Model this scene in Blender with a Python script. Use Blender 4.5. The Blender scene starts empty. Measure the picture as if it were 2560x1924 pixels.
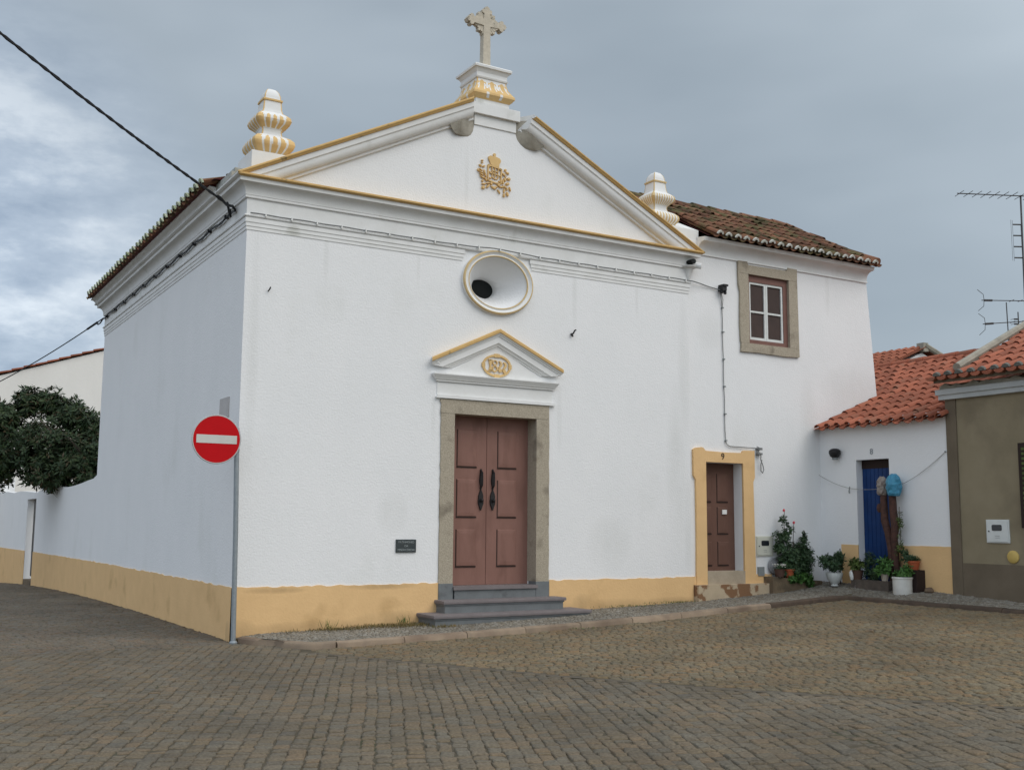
import bpy, math, random
import numpy as np
from mathutils import Vector, Matrix
random.seed(7); rng = np.random.default_rng(11)
D = bpy.data; sc = bpy.context.scene; COL = sc.collection
rad = math.radians
# ------------------------------------------------------------------ camera
cam = D.cameras.new("camera"); camo = D.objects.new("camera", cam); COL.objects.link(camo)
cam.sensor_width = 36.0; cam.lens = 36.0*2710.25/2560.0; cam.clip_start = 0.05; cam.clip_end = 3000
yaw, pit, rol = rad(30.648485), rad(7.296411), rad(.453058)
f_ = Vector((math.sin(yaw)*math.cos(pit), math.cos(yaw)*math.cos(pit), math.sin(pit)))
r0 = Vector((math.cos(yaw), -math.sin(yaw), 0)); u0 = r0.cross(f_)
r_ = r0*math.cos(rol)+u0*math.sin(rol); u_ = -r0*math.sin(rol)+u0*math.cos(rol)
M = Matrix((r_, u_, -f_)).transposed().to_4x4(); M.translation = Vector((-4.38266, -14.81018, 1.6))
camo.matrix_world = M
sc.camera = camo
# ------------------------------------------------------------------ sky and sun
SUN_AZ, SUN_EL = rad(150), rad(46)        # azimuth from +Y towards +X
sun_dir = Vector((math.sin(SUN_AZ)*math.cos(SUN_EL), math.cos(SUN_AZ)*math.cos(SUN_EL), math.sin(SUN_EL)))
world = D.worlds.new("World"); sc.world = world; world.use_nodes = True
nt = world.node_tree; N = nt.nodes; L = nt.links; N.clear()
def wn(t, **k):
    n = N.new(t)
    for a, v in k.items(): setattr(n, a, v)
    return n
out = wn('ShaderNodeOutputWorld'); bg = wn('ShaderNodeBackground'); bg.inputs[1].default_value = .1
L.new(bg.outputs[0], out.inputs[0])
sky = wn('ShaderNodeTexSky', sky_type='NISHITA', sun_disc=False, sun_elevation=SUN_EL, sun_rotation=SUN_AZ)
tc = wn('ShaderNodeTexCoord')
def wmath(op, a, b=None, c=None, clamp=False):
    n = wn('ShaderNodeMath', operation=op, use_clamp=clamp)
    for i, v in enumerate((a, b, c)):
        if v is None: continue
        if isinstance(v, (int, float)): n.inputs[i].default_value = v
        else: L.new(v, n.inputs[i])
    return n.outputs[0]
def wdot(vec):
    n = wn('ShaderNodeVectorMath', operation='DOT_PRODUCT'); L.new(tc.outputs['Generated'], n.inputs[0])
    v = Vector(vec).normalized(); n.inputs[1].default_value = v; return n.outputs['Value']
def wnoise(scale, detail, rough, stretch, off=(0, 0, 0)):
    mp = wn('ShaderNodeMapping'); L.new(tc.outputs['Generated'], mp.inputs[0])
    mp.inputs['Scale'].default_value = stretch; mp.inputs['Location'].default_value = off
    n = wn('ShaderNodeTexNoise'); n.inputs['Scale'].default_value = scale; n.inputs['Detail'].default_value = detail
    n.inputs['Roughness'].default_value = rough; L.new(mp.outputs[0], n.inputs['Vector']); return n.outputs['Fac']
def wramp(fac, stops):
    r = wn('ShaderNodeValToRGB'); L.new(fac, r.inputs[0]); el = r.color_ramp.elements
    while len(el) < len(stops): el.new(.5)
    for e, (p, c) in zip(el, stops): e.position = p; e.color = (*c, 1)
    return r.outputs[0]
def wmix(fac, a, b, mode='MIX'):
    n = wn('ShaderNodeMix', data_type='RGBA', blend_type=mode)
    if isinstance(fac, (int, float)): n.inputs[0].default_value = fac
    else: L.new(fac, n.inputs[0])
    for i, v in ((6, a), (7, b)):
        if isinstance(v, tuple): n.inputs[i].default_value = (*v, 1)
        else: L.new(v, n.inputs[i])
    return n.outputs[2]
def azel(az, el):
    az, el = rad(az), rad(el); return (math.sin(az)*math.cos(el), math.cos(az)*math.cos(el), math.sin(el))
big = wnoise(1.6, 4, .5, (1, 1, 2.6), (.3, .1, 0))
base = wramp(big, [(.30, (2.42, 2.88, 3.28)), (.50, (3.15, 3.65, 4.08)), (.68, (4.05, 4.6, 5.05))])
fine = wnoise(5.5, 9, .6, (1, 1, 2.4), (1.3, .2, .5))
puff = wramp(fine, [(.36, (2.1, 2.75, 3.7)), (.52, (3.9, 4.6, 5.5)), (.64, (6.6, 7.2, 7.8))])
lobe = wramp(wdot(azel(-2, 9)), [(.945, (0, 0, 0)), (.992, (1, 1, 1))])
colr = wmix(lobe, base, puff)
colr = wmix(.12, colr, sky.outputs[0])
glow = wramp(wdot(sun_dir), [(.0, (1, 1, 1)), (.6, (1.45, 1.42, 1.36)), (1.0, (2.3, 2.2, 2.05))])
colr = wmix(1.0, colr, glow, 'MULTIPLY')
glow2 = wramp(wdot(azel(-95, 30)), [(.1, (1, 1, 1)), (1.0, (1.86, 1.79, 1.82))])
colr = wmix(1.0, colr, glow2, 'MULTIPLY')
L.new(colr, bg.inputs[0])
sun = D.lights.new("sun", 'SUN'); sun.energy = .85; sun.angle = rad(45); sun.color = (1, .90, .80)
suno = D.objects.new("sun", sun); COL.objects.link(suno); suno.rotation_euler = sun_dir.to_track_quat('Z', 'Y').to_euler()
suno.location = (0, -10, 20)
vs = sc.view_settings; vs.view_transform = 'Standard'; vs.look = 'None'; vs.gamma = 1; vs.use_curve_mapping = False
vs.exposure = 0.36
# ------------------------------------------------------------------ materials
def node_mat(name):
    m = D.materials.new(name); m.use_nodes = True
    return m, m.node_tree.nodes, m.node_tree.links, m.node_tree.nodes['Principled BSDF']
def mk(name, c1, c2=None, scale=3., rough=.8, bump=.0, bscale=40., bdist=.01, detail=5., stretch=(1, 1, 1), c3=None, s3=.6, w3=(.55, .7),
       island=0., metal=0., spec=.3, bvor=0.):
    """plain surface: two colours mixed by noise, an optional third as patches of dirt, bump from fine noise"""
    m, n, l, b = node_mat(name)
    g = n.new('ShaderNodeNewGeometry'); mp = n.new('ShaderNodeMapping'); mp.inputs['Scale'].default_value = stretch
    l.new(g.outputs['Position'], mp.inputs[0])
    t = n.new('ShaderNodeTexNoise'); t.inputs['Scale'].default_value = scale; t.inputs['Detail'].default_value = detail
    t.inputs['Roughness'].default_value = .62
    l.new(mp.outputs[0], t.inputs['Vector'])
    r = n.new('ShaderNodeValToRGB'); r.color_ramp.elements[0].position = .32; r.color_ramp.elements[1].position = .68
    r.color_ramp.elements[0].color = (*c1, 1); r.color_ramp.elements[1].color = (*(c2 or c1), 1)
    l.new(t.outputs['Fac'], r.inputs[0]); o = r.outputs[0]
    if c3:
        t3 = n.new('ShaderNodeTexNoise'); t3.inputs['Scale'].default_value = s3; t3.inputs['Detail'].default_value = 8
        l.new(mp.outputs[0], t3.inputs['Vector'])
        mr = n.new('ShaderNodeMapRange'); mr.inputs[1].default_value = w3[0]; mr.inputs[2].default_value = w3[1]
        l.new(t3.outputs['Fac'], mr.inputs[0])
        mx = n.new('ShaderNodeMix'); mx.data_type = 'RGBA'; l.new(mr.outputs[0], mx.inputs[0]); l.new(o, mx.inputs[6])
        mx.inputs[7].default_value = (*c3, 1); o = mx.outputs[2]
    if island:
        mr = n.new('ShaderNodeMapRange'); mr.inputs[3].default_value = 1-island; mr.inputs[4].default_value = 1+island
        l.new(g.outputs['Random Per Island'], mr.inputs[0])
        mx = n.new('ShaderNodeMix'); mx.data_type = 'RGBA'; mx.blend_type = 'MULTIPLY'; mx.inputs[0].default_value = 1
        l.new(o, mx.inputs[6]); l.new(mr.outputs[0], mx.inputs[7]); o = mx.outputs[2]
    l.new(o, b.inputs['Base Color']); b.inputs['Roughness'].default_value = rough
    b.inputs['Metallic'].default_value = metal; b.inputs['Specular IOR Level'].default_value = spec
    if bump:
        t2 = n.new('ShaderNodeTexNoise'); t2.inputs['Scale'].default_value = bscale; t2.inputs['Detail'].default_value = 4
        l.new(g.outputs['Position'], t2.inputs['Vector']); h = t2.outputs['Fac']
        if bvor:
            v = n.new('ShaderNodeTexNoise'); v.inputs['Scale'].default_value = bvor; v.inputs['Detail'].default_value = 2
            l.new(g.outputs['Position'], v.inputs['Vector'])
            a = n.new('ShaderNodeMath'); a.operation = 'MULTIPLY_ADD'; l.new(v.outputs['Fac'], a.inputs[0]); a.inputs[1].default_value = .6
            l.new(h, a.inputs[2]); h = a.outputs[0]
        bp = n.new('ShaderNodeBump'); bp.inputs['Strength'].default_value = bump; bp.inputs['Distance'].default_value = bdist
        l.new(h, bp.inputs['Height']); l.new(bp.outputs[0], b.inputs['Normal'])
    return m
m_white = mk('white_limewash', (.80, .80, .80), (.77, .775, .775), 1.3, .92, .42, 36, .010, c3=(.715, .72, .705), s3=.9, w3=(.60, .80), stretch=(1, 1, .6), bvor=9)
def add_stains(m, spots, col, amt):
    """damp patches of their own shape on a facade: (x, z, rx, rz) blobs broken up by noise"""
    n, l = m.node_tree.nodes, m.node_tree.links; b = n['Principled BSDF']; src = b.inputs['Base Color'].links[0].from_socket
    g = n.new('ShaderNodeNewGeometry'); sp = n.new('ShaderNodeSeparateXYZ'); l.new(g.outputs['Position'], sp.inputs[0]); tot = None
    def mt(op, a, b_):
        q = n.new('ShaderNodeMath'); q.operation = op
        for i, v in enumerate((a, b_)):
            if isinstance(v, (int, float)): q.inputs[i].default_value = v
            else: l.new(v, q.inputs[i])
        return q.outputs[0]
    for (x, z, rx, rz) in spots:
        u = mt('DIVIDE', mt('SUBTRACT', sp.outputs[0], x), rx); v = mt('DIVIDE', mt('SUBTRACT', sp.outputs[2], z), rz)
        d = mt('SUBTRACT', 1.0, mt('ADD', mt('MULTIPLY', u, u), mt('MULTIPLY', v, v))); d = mt('MAXIMUM', d, 0.0)
        tot = d if tot is None else mt('MAXIMUM', tot, d)
    mp = n.new('ShaderNodeMapping'); mp.inputs['Scale'].default_value = (1, 1, .3); l.new(g.outputs['Position'], mp.inputs[0])
    t = n.new('ShaderNodeTexNoise'); t.inputs['Scale'].default_value = 5; t.inputs['Detail'].default_value = 7; l.new(mp.outputs[0], t.inputs['Vector'])
    f = mt('MULTIPLY', mt('MULTIPLY', tot, t.outputs['Fac']), amt*2); f = mt('MINIMUM', f, 1.0)
    onf = mt('GREATER_THAN', .2, sp.outputs[1]); f = mt('MULTIPLY', f, onf)
    mx = n.new('ShaderNodeMix'); mx.data_type = 'RGBA'; l.new(f, mx.inputs[0]); l.new(src, mx.inputs[6]); mx.inputs[7].default_value = (*col, 1); l.new(mx.outputs[2], b.inputs['Base Color'])
add_stains(m_white, [(7.93, 4.3, .16, 1.5), (7.75, 2.6, .25, 1.6), (7.98, 1.6, .10, 1.0), (8.55, 5.1, .35, .42), (2.35, 1.75, .28, .36), (3.52, 7.1, .05, .6), (11.0, 3.0, .3, 1.6), (6.3, 1.3, .5, .5), (12.2, 4.3, .9, .5), (1.2, 5.45, .05, .5), (2.7, 5.5, .035, .4), (5.6, 5.4, .06, .7), (6.9, 5.5, .04, .45), (3.0, 3.2, .05, .5), (5.3, 3.3, .06, .6), (9.6, 6.2, .05, .5), (11.6, 6.2, .07, .6), (.15, 4.0, .10, 1.8)], (.60, .605, .585), .28)
m_trim = mk('white_trim_paint', (.78, .78, .77), (.71, .71, .69), 2.5, .85, .25, 50, .006, c3=(.50, .50, .46), s3=2.2, w3=(.62, .80))
m_yellow = mk('ochre_wash', (.76, .505, .25), (.70, .46, .225), 2.2, .9, .35, 34, .010, c3=(.52, .33, .15), s3=1.4, w3=(.60, .80), bvor=9)
m_yband = mk('ochre_trim', (.64, .42, .17), (.55, .36, .145), 5, .85, .3, 40, .006, c3=(.22, .17, .09), s3=7, w3=(.64, .74))
m_stone = mk('granite', (.46, .405, .315), (.30, .26, .20), 55, .85, .6, 70, .012, c3=(.20, .17, .13), s3=3.0, w3=(.56, .74))
m_cstone = mk('weathered_stone', (.58, .52, .42), (.46, .415, .335), 14, .9, .3, 40, .006, c3=(.20, .19, .15), s3=11, w3=(.62, .74))
m_rough = mk('bare_plaster_soffit', (.42, .39, .33), (.30, .28, .235), 8, .95, .5, 30, .01)
m_door = mk('brown_door_paint', (.245, .128, .102), (.215, .110, .086), 7, .6, .15, 30, .004, stretch=(1, 1, .3), c3=(.17, .085, .066), s3=3.5, w3=(.52, .72))
m_door9 = mk('dull_brown_paint', (.15, .078, .058), (.13, .068, .05), 7, .65, .12, 30, .004, stretch=(1, 1, .3))
m_dkbrown = mk('dark_brown_and_shadow_line', (.03, .018, .015))  # near-black brown; on the door leaves it paints the panel shadow lines
m_iron = mk('black_iron', (.02, .02, .022), (.03, .028, .028), 30, .5, metal=.3)
m_step = mk('grey_step_paint', (.17, .185, .19), (.14, .15, .155), 6, .75, .2, 40, .005, c3=(.06, .06, .06), s3=2.0, w3=(.62, .74))
m_tread = mk('mauve_grey_tread', (.20, .175, .175), (.165, .145, .145), 6, .7, .15, 40, .005)
m_reveal = m_white
m_black = mk('dark_interior', (.010, .012, .012))
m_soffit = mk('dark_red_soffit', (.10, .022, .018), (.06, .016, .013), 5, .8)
m_oldtile = mk('old_mossy_tile', (.20, .088, .048), (.12, .060, .037), 9, .95, .5, 30, .01, c3=(.085, .07, .03), s3=2.6, w3=(.46, .60), island=.45)
m_tile = mk('new_terracotta', (.34, .112, .062), (.28, .088, .05), 6, .8, .15, 40, .004, island=.24, c3=(.25, .12, .075), s3=3, w3=(.56, .74))
m_tiledim = mk('weathered_terracotta', (.30, .10, .055), (.24, .08, .045), 6, .85, .2, 40, .004, island=.2)
m_tend = mk('white_tile_mortar', (.72, .72, .68), (.45, .46, .38), 8, .9)
m_mossend = mk('mossy_tile_mortar', (.50, .53, .42), (.20, .24, .12), 7, .9)
m_gmortar = mk('grey_tile_mortar', (.17, .17, .15), (.11, .11, .10), 14, .95)
m_verge = mk('cement_verge', (.36, .33, .27), (.24, .23, .19), 5, .9, .3, 30, .006)
m_grey = mk('grey_brown_render', (.28, .235, .155), (.235, .195, .125), 1.6, .92, .3, 60, .006, c3=(.185, .15, .10), s3=1.1, w3=(.52, .72))
m_greydk = mk('dark_brown_render', (.17, .135, .095), (.135, .108, .075), 2.2, .92, .3, 60, .006)
m_gcorn = mk('pale_grey_cornice', (.50, .52, .52), (.44, .46, .46), 3, .8, .1, 40, .004)
m_blue = mk('blue_door_paint', (.004, .040, .16), (.003, .028, .115), 4, .5)
m_bluebag = mk('blue_plastic_bag', (.07, .30, .44), (.045, .21, .34), 16, .4, .7, 22, .03)
m_clearbag = mk('clear_plastic_bag', (.36, .33, .29), (.17, .12, .10), 14, .3, .6, 25, .02)
m_bark = mk('reddish_bark', (.105, .05, .037), (.045, .026, .022), 14, .9, .6, 30, .01)
m_bark2 = mk('grey_bark', (.11, .09, .07), (.06, .05, .04), 12, .9, .6, 25, .01)
m_pole = mk('galvanised_steel', (.30, .33, .35), (.25, .28, .30), 18, .5, metal=.35)
m_red = mk('red_sign_face', (.52, .004, .008), (.46, .004, .007), 3, .55, spec=.12)
m_bar = mk('white_sign_face', (.60, .60, .56), (.52, .52, .48), 4, .4)
m_sback = mk('sign_back_metal', (.45, .46, .46), None, 5, .45, metal=.3)
m_cable = mk('black_cable', (.012, .012, .014), None, 5, .5)
m_gcable = mk('grey_cable', (.21, .215, .215), (.15, .16, .16), 9, .6)
m_tie = mk('white_cable_tie', (.75, .75, .73))
m_meter = mk('cream_meter_box', (.62, .62, .53), (.58, .58, .50), 4, .5)
m_meter2 = mk('white_meter_box', (.66, .68, .66), (.60, .62, .60), 4, .5)
m_glassdk = mk('dark_meter_glass', (.02, .025, .03), None, 3, .12, spec=.6)
m_gbox = mk('grey_plastic_box', (.25, .27, .27), (.2, .22, .22), 8, .6)
m_disc = mk('grey_coil', (.28, .28, .29), (.2, .2, .21), 9, .5)
m_cap = mk('yellow_cap', (.62, .45, .14), (.52, .37, .11), 8, .6)
m_plaque = mk('slate_plaque', (.035, .045, .05), (.05, .06, .06), 20, .45)
m_letter = mk('pale_lettering', (.30, .33, .33))
m_num = mk('dark_numeral', (.06, .045, .03))
m_wood_w = mk('white_sash_paint', (.70, .72, .70), (.60, .62, .60), 8, .6)
m_wframe = mk('mauve_brown_frame', (.20, .10, .08), (.17, .085, .068), 6, .65)
m_shut = mk('dark_inner_shutter', (.065, .042, .036), (.05, .034, .03), 5, .7)
m_conc = mk('dirty_concrete', (.21, .155, .095), (.12, .09, .06), 4, .95, .6, 30, .012, c3=(.05, .045, .035), s3=2.4, w3=(.5, .68))
m_conc2 = mk('patchy_concrete', (.13, .105, .085), (.07, .058, .05), 6, .95, .6, 30, .012, c3=(.33, .31, .29), s3=5, w3=(.60, .68))
m_stepc = mk('peeling_step', (.52, .42, .29), (.45, .36, .25), 5, .9, .4, 40, .008, c3=(.23, .125, .065), s3=3.2, w3=(.53, .57))
m_terra = mk('terracotta_pot', (.42, .10, .04), (.34, .085, .035), 8, .75)
m_brownpot = mk('brown_pot', (.10, .055, .04), (.075, .04, .03), 8, .75)
m_wpot = mk('white_plastic_pot', (.62, .64, .62), (.55, .57, .55), 8, .5)
m_cpot = mk('cream_pot', (.52, .46, .38), (.42, .37, .3), 8, .6)
m_bucket = mk('white_bucket', (.70, .69, .64), (.60, .59, .55), 6, .55)
m_soil = mk('soil', (.03, .022, .015), (.02, .015, .01), 20, 1.)
m_leafd = mk('dark_leaf', (.028, .060, .020), (.016, .038, .014), 9, .5, island=.5)
m_leafb = mk('bush_leaf', (.035, .075, .030), (.02, .05, .022), 9, .55, island=.5)
m_leafl = mk('fresh_leaf', (.065, .15, .03), (.04, .10, .022), 9, .55, island=.45)
m_leafy = mk('yellow_green_leaf', (.11, .15, .035), (.06, .10, .025), 9, .55, island=.45)
m_dry = mk('dry_grass', (.22, .15, .06), (.12, .11, .04), 9, .8, island=.4)
m_flower = mk('pink_flower', (.60, .08, .10))
m_wflower = mk('white_flower', (.60, .58, .52))
m_rock = mk('brown_rock', (.16, .11, .07), (.10, .07, .05), 10, .9, .5, 20, .02)
m_alu = mk('antenna_metal', (.10, .10, .10), (.07, .07, .07), 8, .5, metal=.4)
m_kerb = mk('tan_granite_kerb', (.31, .235, .165), (.24, .185, .135), 7, .85, .5, 60, .008, c3=(.15, .105, .075), s3=1.3, w3=(.50, .70), island=.22)
m_kerbd = mk('dark_brown_kerb', (.095, .066, .046), (.062, .045, .034), 6, .85, .5, 60, .008, island=.2)  # darker brown for the kerb stones at the right
add_stains(m_yellow, [(1.2, .10, 1.3, .14), (2.4, .14, .8, .20), (.12, .05, .3, .25), (6.3, .24, 1.2, .16), (7.6, .28, .8, .12), (5.75, .3, .25, .2), (.6, .66, .5, .05), (2.2, .68, .6, .05)], (.36, .24, .12), .5)
m_crest = mk('pale_ochre_relief', (.72, .50, .23), (.64, .43, .19), 6, .85, .3, 40, .006)
m_ypale = mk('pale_ochre_line', (.66, .50, .27), (.56, .42, .22), 6, .85, .3, 40, .006)
m_sill = mk('worn_sill_stone', (.43, .36, .27), (.36, .30, .22), 6, .9, .4, 40, .008)
m_dirtw = mk('dirty_white', (.52, .53, .50), (.30, .31, .28), 9, .95, .4, 30, .01)
m_rope = mk('rope', (.28, .27, .25), None)
m_peach = mk('bare_plaster_patch', (.50, .48, .47), (.46, .44, .43), 5, .9, .3, 40, .01)
m_barn = mk('cream_limewash', (.76, .74, .70), (.70, .68, .64), .5, .9, .2, 8, .02, stretch=(1, 1, .3))

def leaf_mat(name, cols, rough=.5):
    m, n, l, b = node_mat(name)
    g = n.new('ShaderNodeNewGeometry'); r = n.new('ShaderNodeValToRGB'); el = r.color_ramp.elements
    while len(el) < len(cols): el.new(.5)
    for i, (e, c) in enumerate(zip(el, cols)): e.position = i/(len(cols)-1); e.color = (*c, 1)
    l.new(g.outputs['Random Per Island'], r.inputs[0]); l.new(r.outputs[0], b.inputs['Base Color'])
    b.inputs['Roughness'].default_value = rough; b.inputs['Specular IOR Level'].default_value = .35
    return m
m_leafd = leaf_mat('loquat_leaf', [(.010, .024, .008), (.020, .044, .013), (.014, .032, .010), (.036, .060, .016), (.022, .042, .014), (.060, .042, .018)], .6)
m_leafb = leaf_mat('bush_leaf', [(.018, .042, .018), (.035, .075, .028), (.025, .055, .022), (.06, .10, .035)])
def cobble_mat(name, cols):
    m, n, l, b = node_mat(name)
    g = n.new('ShaderNodeNewGeometry')
    r = n.new('ShaderNodeValToRGB'); el = r.color_ramp.elements; r.color_ramp.interpolation = 'LINEAR'
    while len(el) < len(cols): el.new(.5)
    for i, (e, c) in enumerate(zip(el, cols)): e.position = i/(len(cols)-1); e.color = (*c, 1)
    l.new(g.outputs['Random Per Island'], r.inputs[0])
    t = n.new('ShaderNodeTexNoise'); t.inputs['Scale'].default_value = 45; t.inputs['Detail'].default_value = 5
    l.new(g.outputs['Position'], t.inputs['Vector'])
    t2 = n.new('ShaderNodeTexNoise'); t2.inputs['Scale'].default_value = .7; t2.inputs['Detail'].default_value = 6
    l.new(g.outputs['Position'], t2.inputs['Vector'])
    o = r.outputs[0]
    for tex, lo, hi in ((t, .66, 1.34), (t2, .78, 1.22)):
        mr = n.new('ShaderNodeMapRange'); mr.inputs[1].default_value = .3; mr.inputs[2].default_value = .7
        mr.inputs[3].default_value = lo; mr.inputs[4].default_value = hi; l.new(tex.outputs['Fac'], mr.inputs[0])
        mx = n.new('ShaderNodeMix'); mx.data_type = 'RGBA'; mx.blend_type = 'MULTIPLY'; mx.inputs[0].default_value = 1
        l.new(o, mx.inputs[6]); l.new(mr.outputs[0], mx.inputs[7]); o = mx.outputs[2]
    l.new(o, b.inputs['Base Color']); b.inputs['Roughness'].default_value = .78; b.inputs['Specular IOR Level'].default_value = .3
    bp = n.new('ShaderNodeBump'); bp.inputs['Strength'].default_value = .6; bp.inputs['Distance'].default_value = .012
    l.new(t.outputs['Fac'], bp.inputs['Height']); l.new(bp.outputs[0], b.inputs['Normal'])
    return m
m_cobA = cobble_mat('street_cobble', [(.102, .090, .070), (.140, .107, .066), (.118, .102, .075), (.148, .108, .066), (.128, .112, .084), (.112, .089, .060)])
m_cobB = cobble_mat('square_cobble', [(.125, .108, .075), (.172, .124, .066), (.143, .117, .075), (.178, .118, .062), (.132, .105, .066), (.165, .138, .090)])
m_cobC = cobble_mat('side_cobble', [(.115, .100, .073), (.135, .105, .072), (.122, .110, .088), (.145, .106, .071), (.108, .095, .072)])
m_mosaic = cobble_mat('pavement_chip', [(.155, .14, .112), (.195, .178, .148), (.135, .115, .085), (.235, .22, .19), (.165, .138, .10)])
m_ground = mk('joint_earth', (.088, .072, .048), (.068, .057, .038), 6, 1., .3, 60, .006, c3=(.05, .055, .028), s3=1.2, w3=(.55, .7))
m_drain = mk('smooth_grey_seam', (.105, .088, .064), (.085, .07, .05), 4, .8, .2, 60, .004)
m_pave = mk('pavement_bed', (.115, .092, .062), (.085, .07, .048), 8, .95, .4, 60, .008)

# ------------------------------------------------------------------ mesh helpers
class MB:
    def __init__(s): s.v = []; s.f = []; s.m = []
    def add(s, verts, faces, mi=0):
        b = len(s.v); s.v.extend([tuple(p) for p in verts])
        for i, q in enumerate(faces):
            s.f.append(tuple(b+k for k in q)); s.m.append(mi if isinstance(mi, int) else mi[i])
        return s
    def box(s, x0, x1, y0, y1, z0, z1, mi=0):
        v = [(x, y, z) for z in (z0, z1) for y in (y0, y1) for x in (x0, x1)]
        return s.add(v, [(0, 2, 3, 1), (4, 5, 7, 6), (0, 1, 5, 4), (2, 6, 7, 3), (0, 4, 6, 2), (1, 3, 7, 5)], mi)
    def prism(s, poly, fn, d0, d1, mi=0, cap=True):
        """2-D polygon (a, b) at two depths; fn(a, b, d) -> point"""
        n = len(poly); v = [fn(a, b, d0) for a, b in poly]+[fn(a, b, d1) for a, b in poly]
        f = [(i, (i+1) % n, n+(i+1) % n, n+i) for i in range(n)]
        if cap: f += [tuple(range(n))[::-1], tuple(range(n, 2*n))]
        return s.add(v, f, mi)
    def loft(s, rings, mi=0, closed=True, cap0=True, cap1=True):
        n = len(rings[0]); v = [p for r in rings for p in r]; f = []; ms = []
        for k in range(len(rings)-1):
            for i in range(n if closed else n-1):
                j = (i+1) % n; f.append((k*n+i, k*n+j, (k+1)*n+j, (k+1)*n+i)); ms.append(mi if isinstance(mi, int) else mi(k, i))
        m0 = mi if isinstance(mi, int) else mi(0, 0)
        if cap0: f.append(tuple(range(n))[::-1]); ms.append(m0)
        if cap1: f.append(tuple(range((len(rings)-1)*n, len(rings)*n))); ms.append(m0)
        return s.add(v, f, ms)
    def tube(s, pts, r, seg=8, mi=0):
        pts = [Vector(p) for p in pts]; rings = []
        rr = r if isinstance(r, (list, tuple)) else [r]*len(pts); pu = None
        for i, p in enumerate(pts):
            t = (pts[min(i+1, len(pts)-1)]-pts[max(i-1, 0)]).normalized()
            if pu is None: pu = t.orthogonal().normalized()
            a = (pu-t*pu.dot(t)).normalized(); pu = a; b = t.cross(a)
            rings.append([p+(a*math.cos(2*math.pi*k/seg)+b*math.sin(2*math.pi*k/seg))*rr[i] for k in range(seg)])
        return s.loft(rings, mi)
    def lathe(s, c, prof, seg=20, mi=0, axis='z', cap0=True, cap1=True):
        rings = []
        for r, h in prof:
            ring = []
            for k in range(seg):
                a = 2*math.pi*k/seg; x, y = r*math.cos(a), r*math.sin(a)
                ring.append((c[0]+x, c[1]+y, c[2]+h) if axis == 'z' else ((c[0]+x, c[1]-h, c[2]+y) if axis == '-y' else (c[0]-h, c[1]+x, c[2]+y)))
            rings.append(ring)
        return s.loft(rings, mi, True, cap0, cap1)
    def sphere(s, c, rx, ry=None, rz=None, seg=10, rg=6, mi=0, jit=0.):
        ry = ry or rx; rz = rz or rx; rings = []
        for k in range(1, rg):
            t = math.pi*k/rg-math.pi/2
            rings.append([(c[0]+rx*math.cos(t)*math.cos(2*math.pi*i/seg)*(1+random.uniform(-jit, jit)), c[1]+ry*math.cos(t)*math.sin(2*math.pi*i/seg)*(1+random.uniform(-jit, jit)), c[2]+rz*math.sin(t)*(1+random.uniform(-jit, jit))) for i in range(seg)])
        return s.loft(rings, mi)
def smooth(me, ang=35):
    me.polygons.foreach_set('use_smooth', [True]*len(me.polygons)); me.set_sharp_from_angle(angle=rad(ang))
def build(name, mb, mats, parent=None, sm=False):
    me = D.meshes.new(name); me.from_pydata(mb.v, [], mb.f)
    mats = mats if isinstance(mats, (list, tuple)) else [mats]
    for m in mats: me.materials.append(m)
    if len(mats) > 1: me.polygons.foreach_set('material_index', mb.m)
    if sm: smooth(me)
    me.update(); o = D.objects.new(name, me); COL.objects.link(o)
    if parent is not None:
        o.parent = parent; o.matrix_parent_inverse = Matrix.Translation(-W(parent))
    return o
def W(o):
    p = Vector(o.location)
    return p if o.type == 'EMPTY' else Vector((0, 0, 0))
def tag(o, label=None, cat=None, group=None, kind=None):
    if label: o['label'] = label
    if cat: o['category'] = cat
    if group: o['group'] = group
    if kind: o['kind'] = kind
    return o
def thing(name, label, cat, loc, group=None):
    o = D.objects.new(name, None); o.empty_display_size = .2; COL.objects.link(o); o.location = loc
    return tag(o, label, cat, group)
def sub(name, mb, mats, parentpart, sm=False):
    """a part of a part: geometry stays in world coordinates"""
    o = build(name, mb, mats, None, sm); o.parent = parentpart; return sub_fix(o)
def sub_fix(o):
    p = o.parent
    if p and p.type == 'MESH': o.matrix_parent_inverse = Matrix.Identity(4)
    return o
_parts_fix = []
def part(name, mb, mats, parent, sm=False):
    return build(name, mb, mats, parent, sm)
def sweep(mb, prof, path, mi=0, closed_prof=False, caps=(False, False)):
    """prof: list of (o, h); path: list of functions (o, h) -> point"""
    rings = [[p(o, h) for o, h in prof] for p in path]
    n = len(prof); f = []; ms = []; v = [q for r in rings for q in r]
    for k in range(len(rings)-1):
        for i in range(n if closed_prof else n-1):
            j = (i+1) % n; f.append((k*n+i, (k+1)*n+i, (k+1)*n+j, k*n+j)); ms.append(mi if isinstance(mi, int) else mi[i])
    if caps[0]: f.append(tuple(range(n))); ms.append(caps[0] if not isinstance(caps[0], bool) else 0)
    if caps[1]: f.append(tuple(range((len(rings)-1)*n, len(rings)*n))[::-1]); ms.append(caps[1] if not isinstance(caps[1], bool) else 0)
    mb.add(v, f, ms)
front = lambda a, b, d: (a, d, b)            # drawing on the facade: x, z, depth y
side = lambda a, b, d: (d, a, b)             # drawing on a wall that faces -x: y, z, depth x
def arc(cx, cy, r, a0, a1, n): return [(cx+r*math.cos(rad(a0+(a1-a0)*i/n)), cy+r*math.sin(rad(a0+(a1-a0)*i/n))) for i in range(n+1)]
def lerp(a, b, t): return a+(b-a)*t
def wavy(a, b, n, z, amp, seed=0):
    r = random.Random(seed); return [(lerp(a, b, i/n), z+r.uniform(-amp, amp)) for i in range(n+1)]
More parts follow.
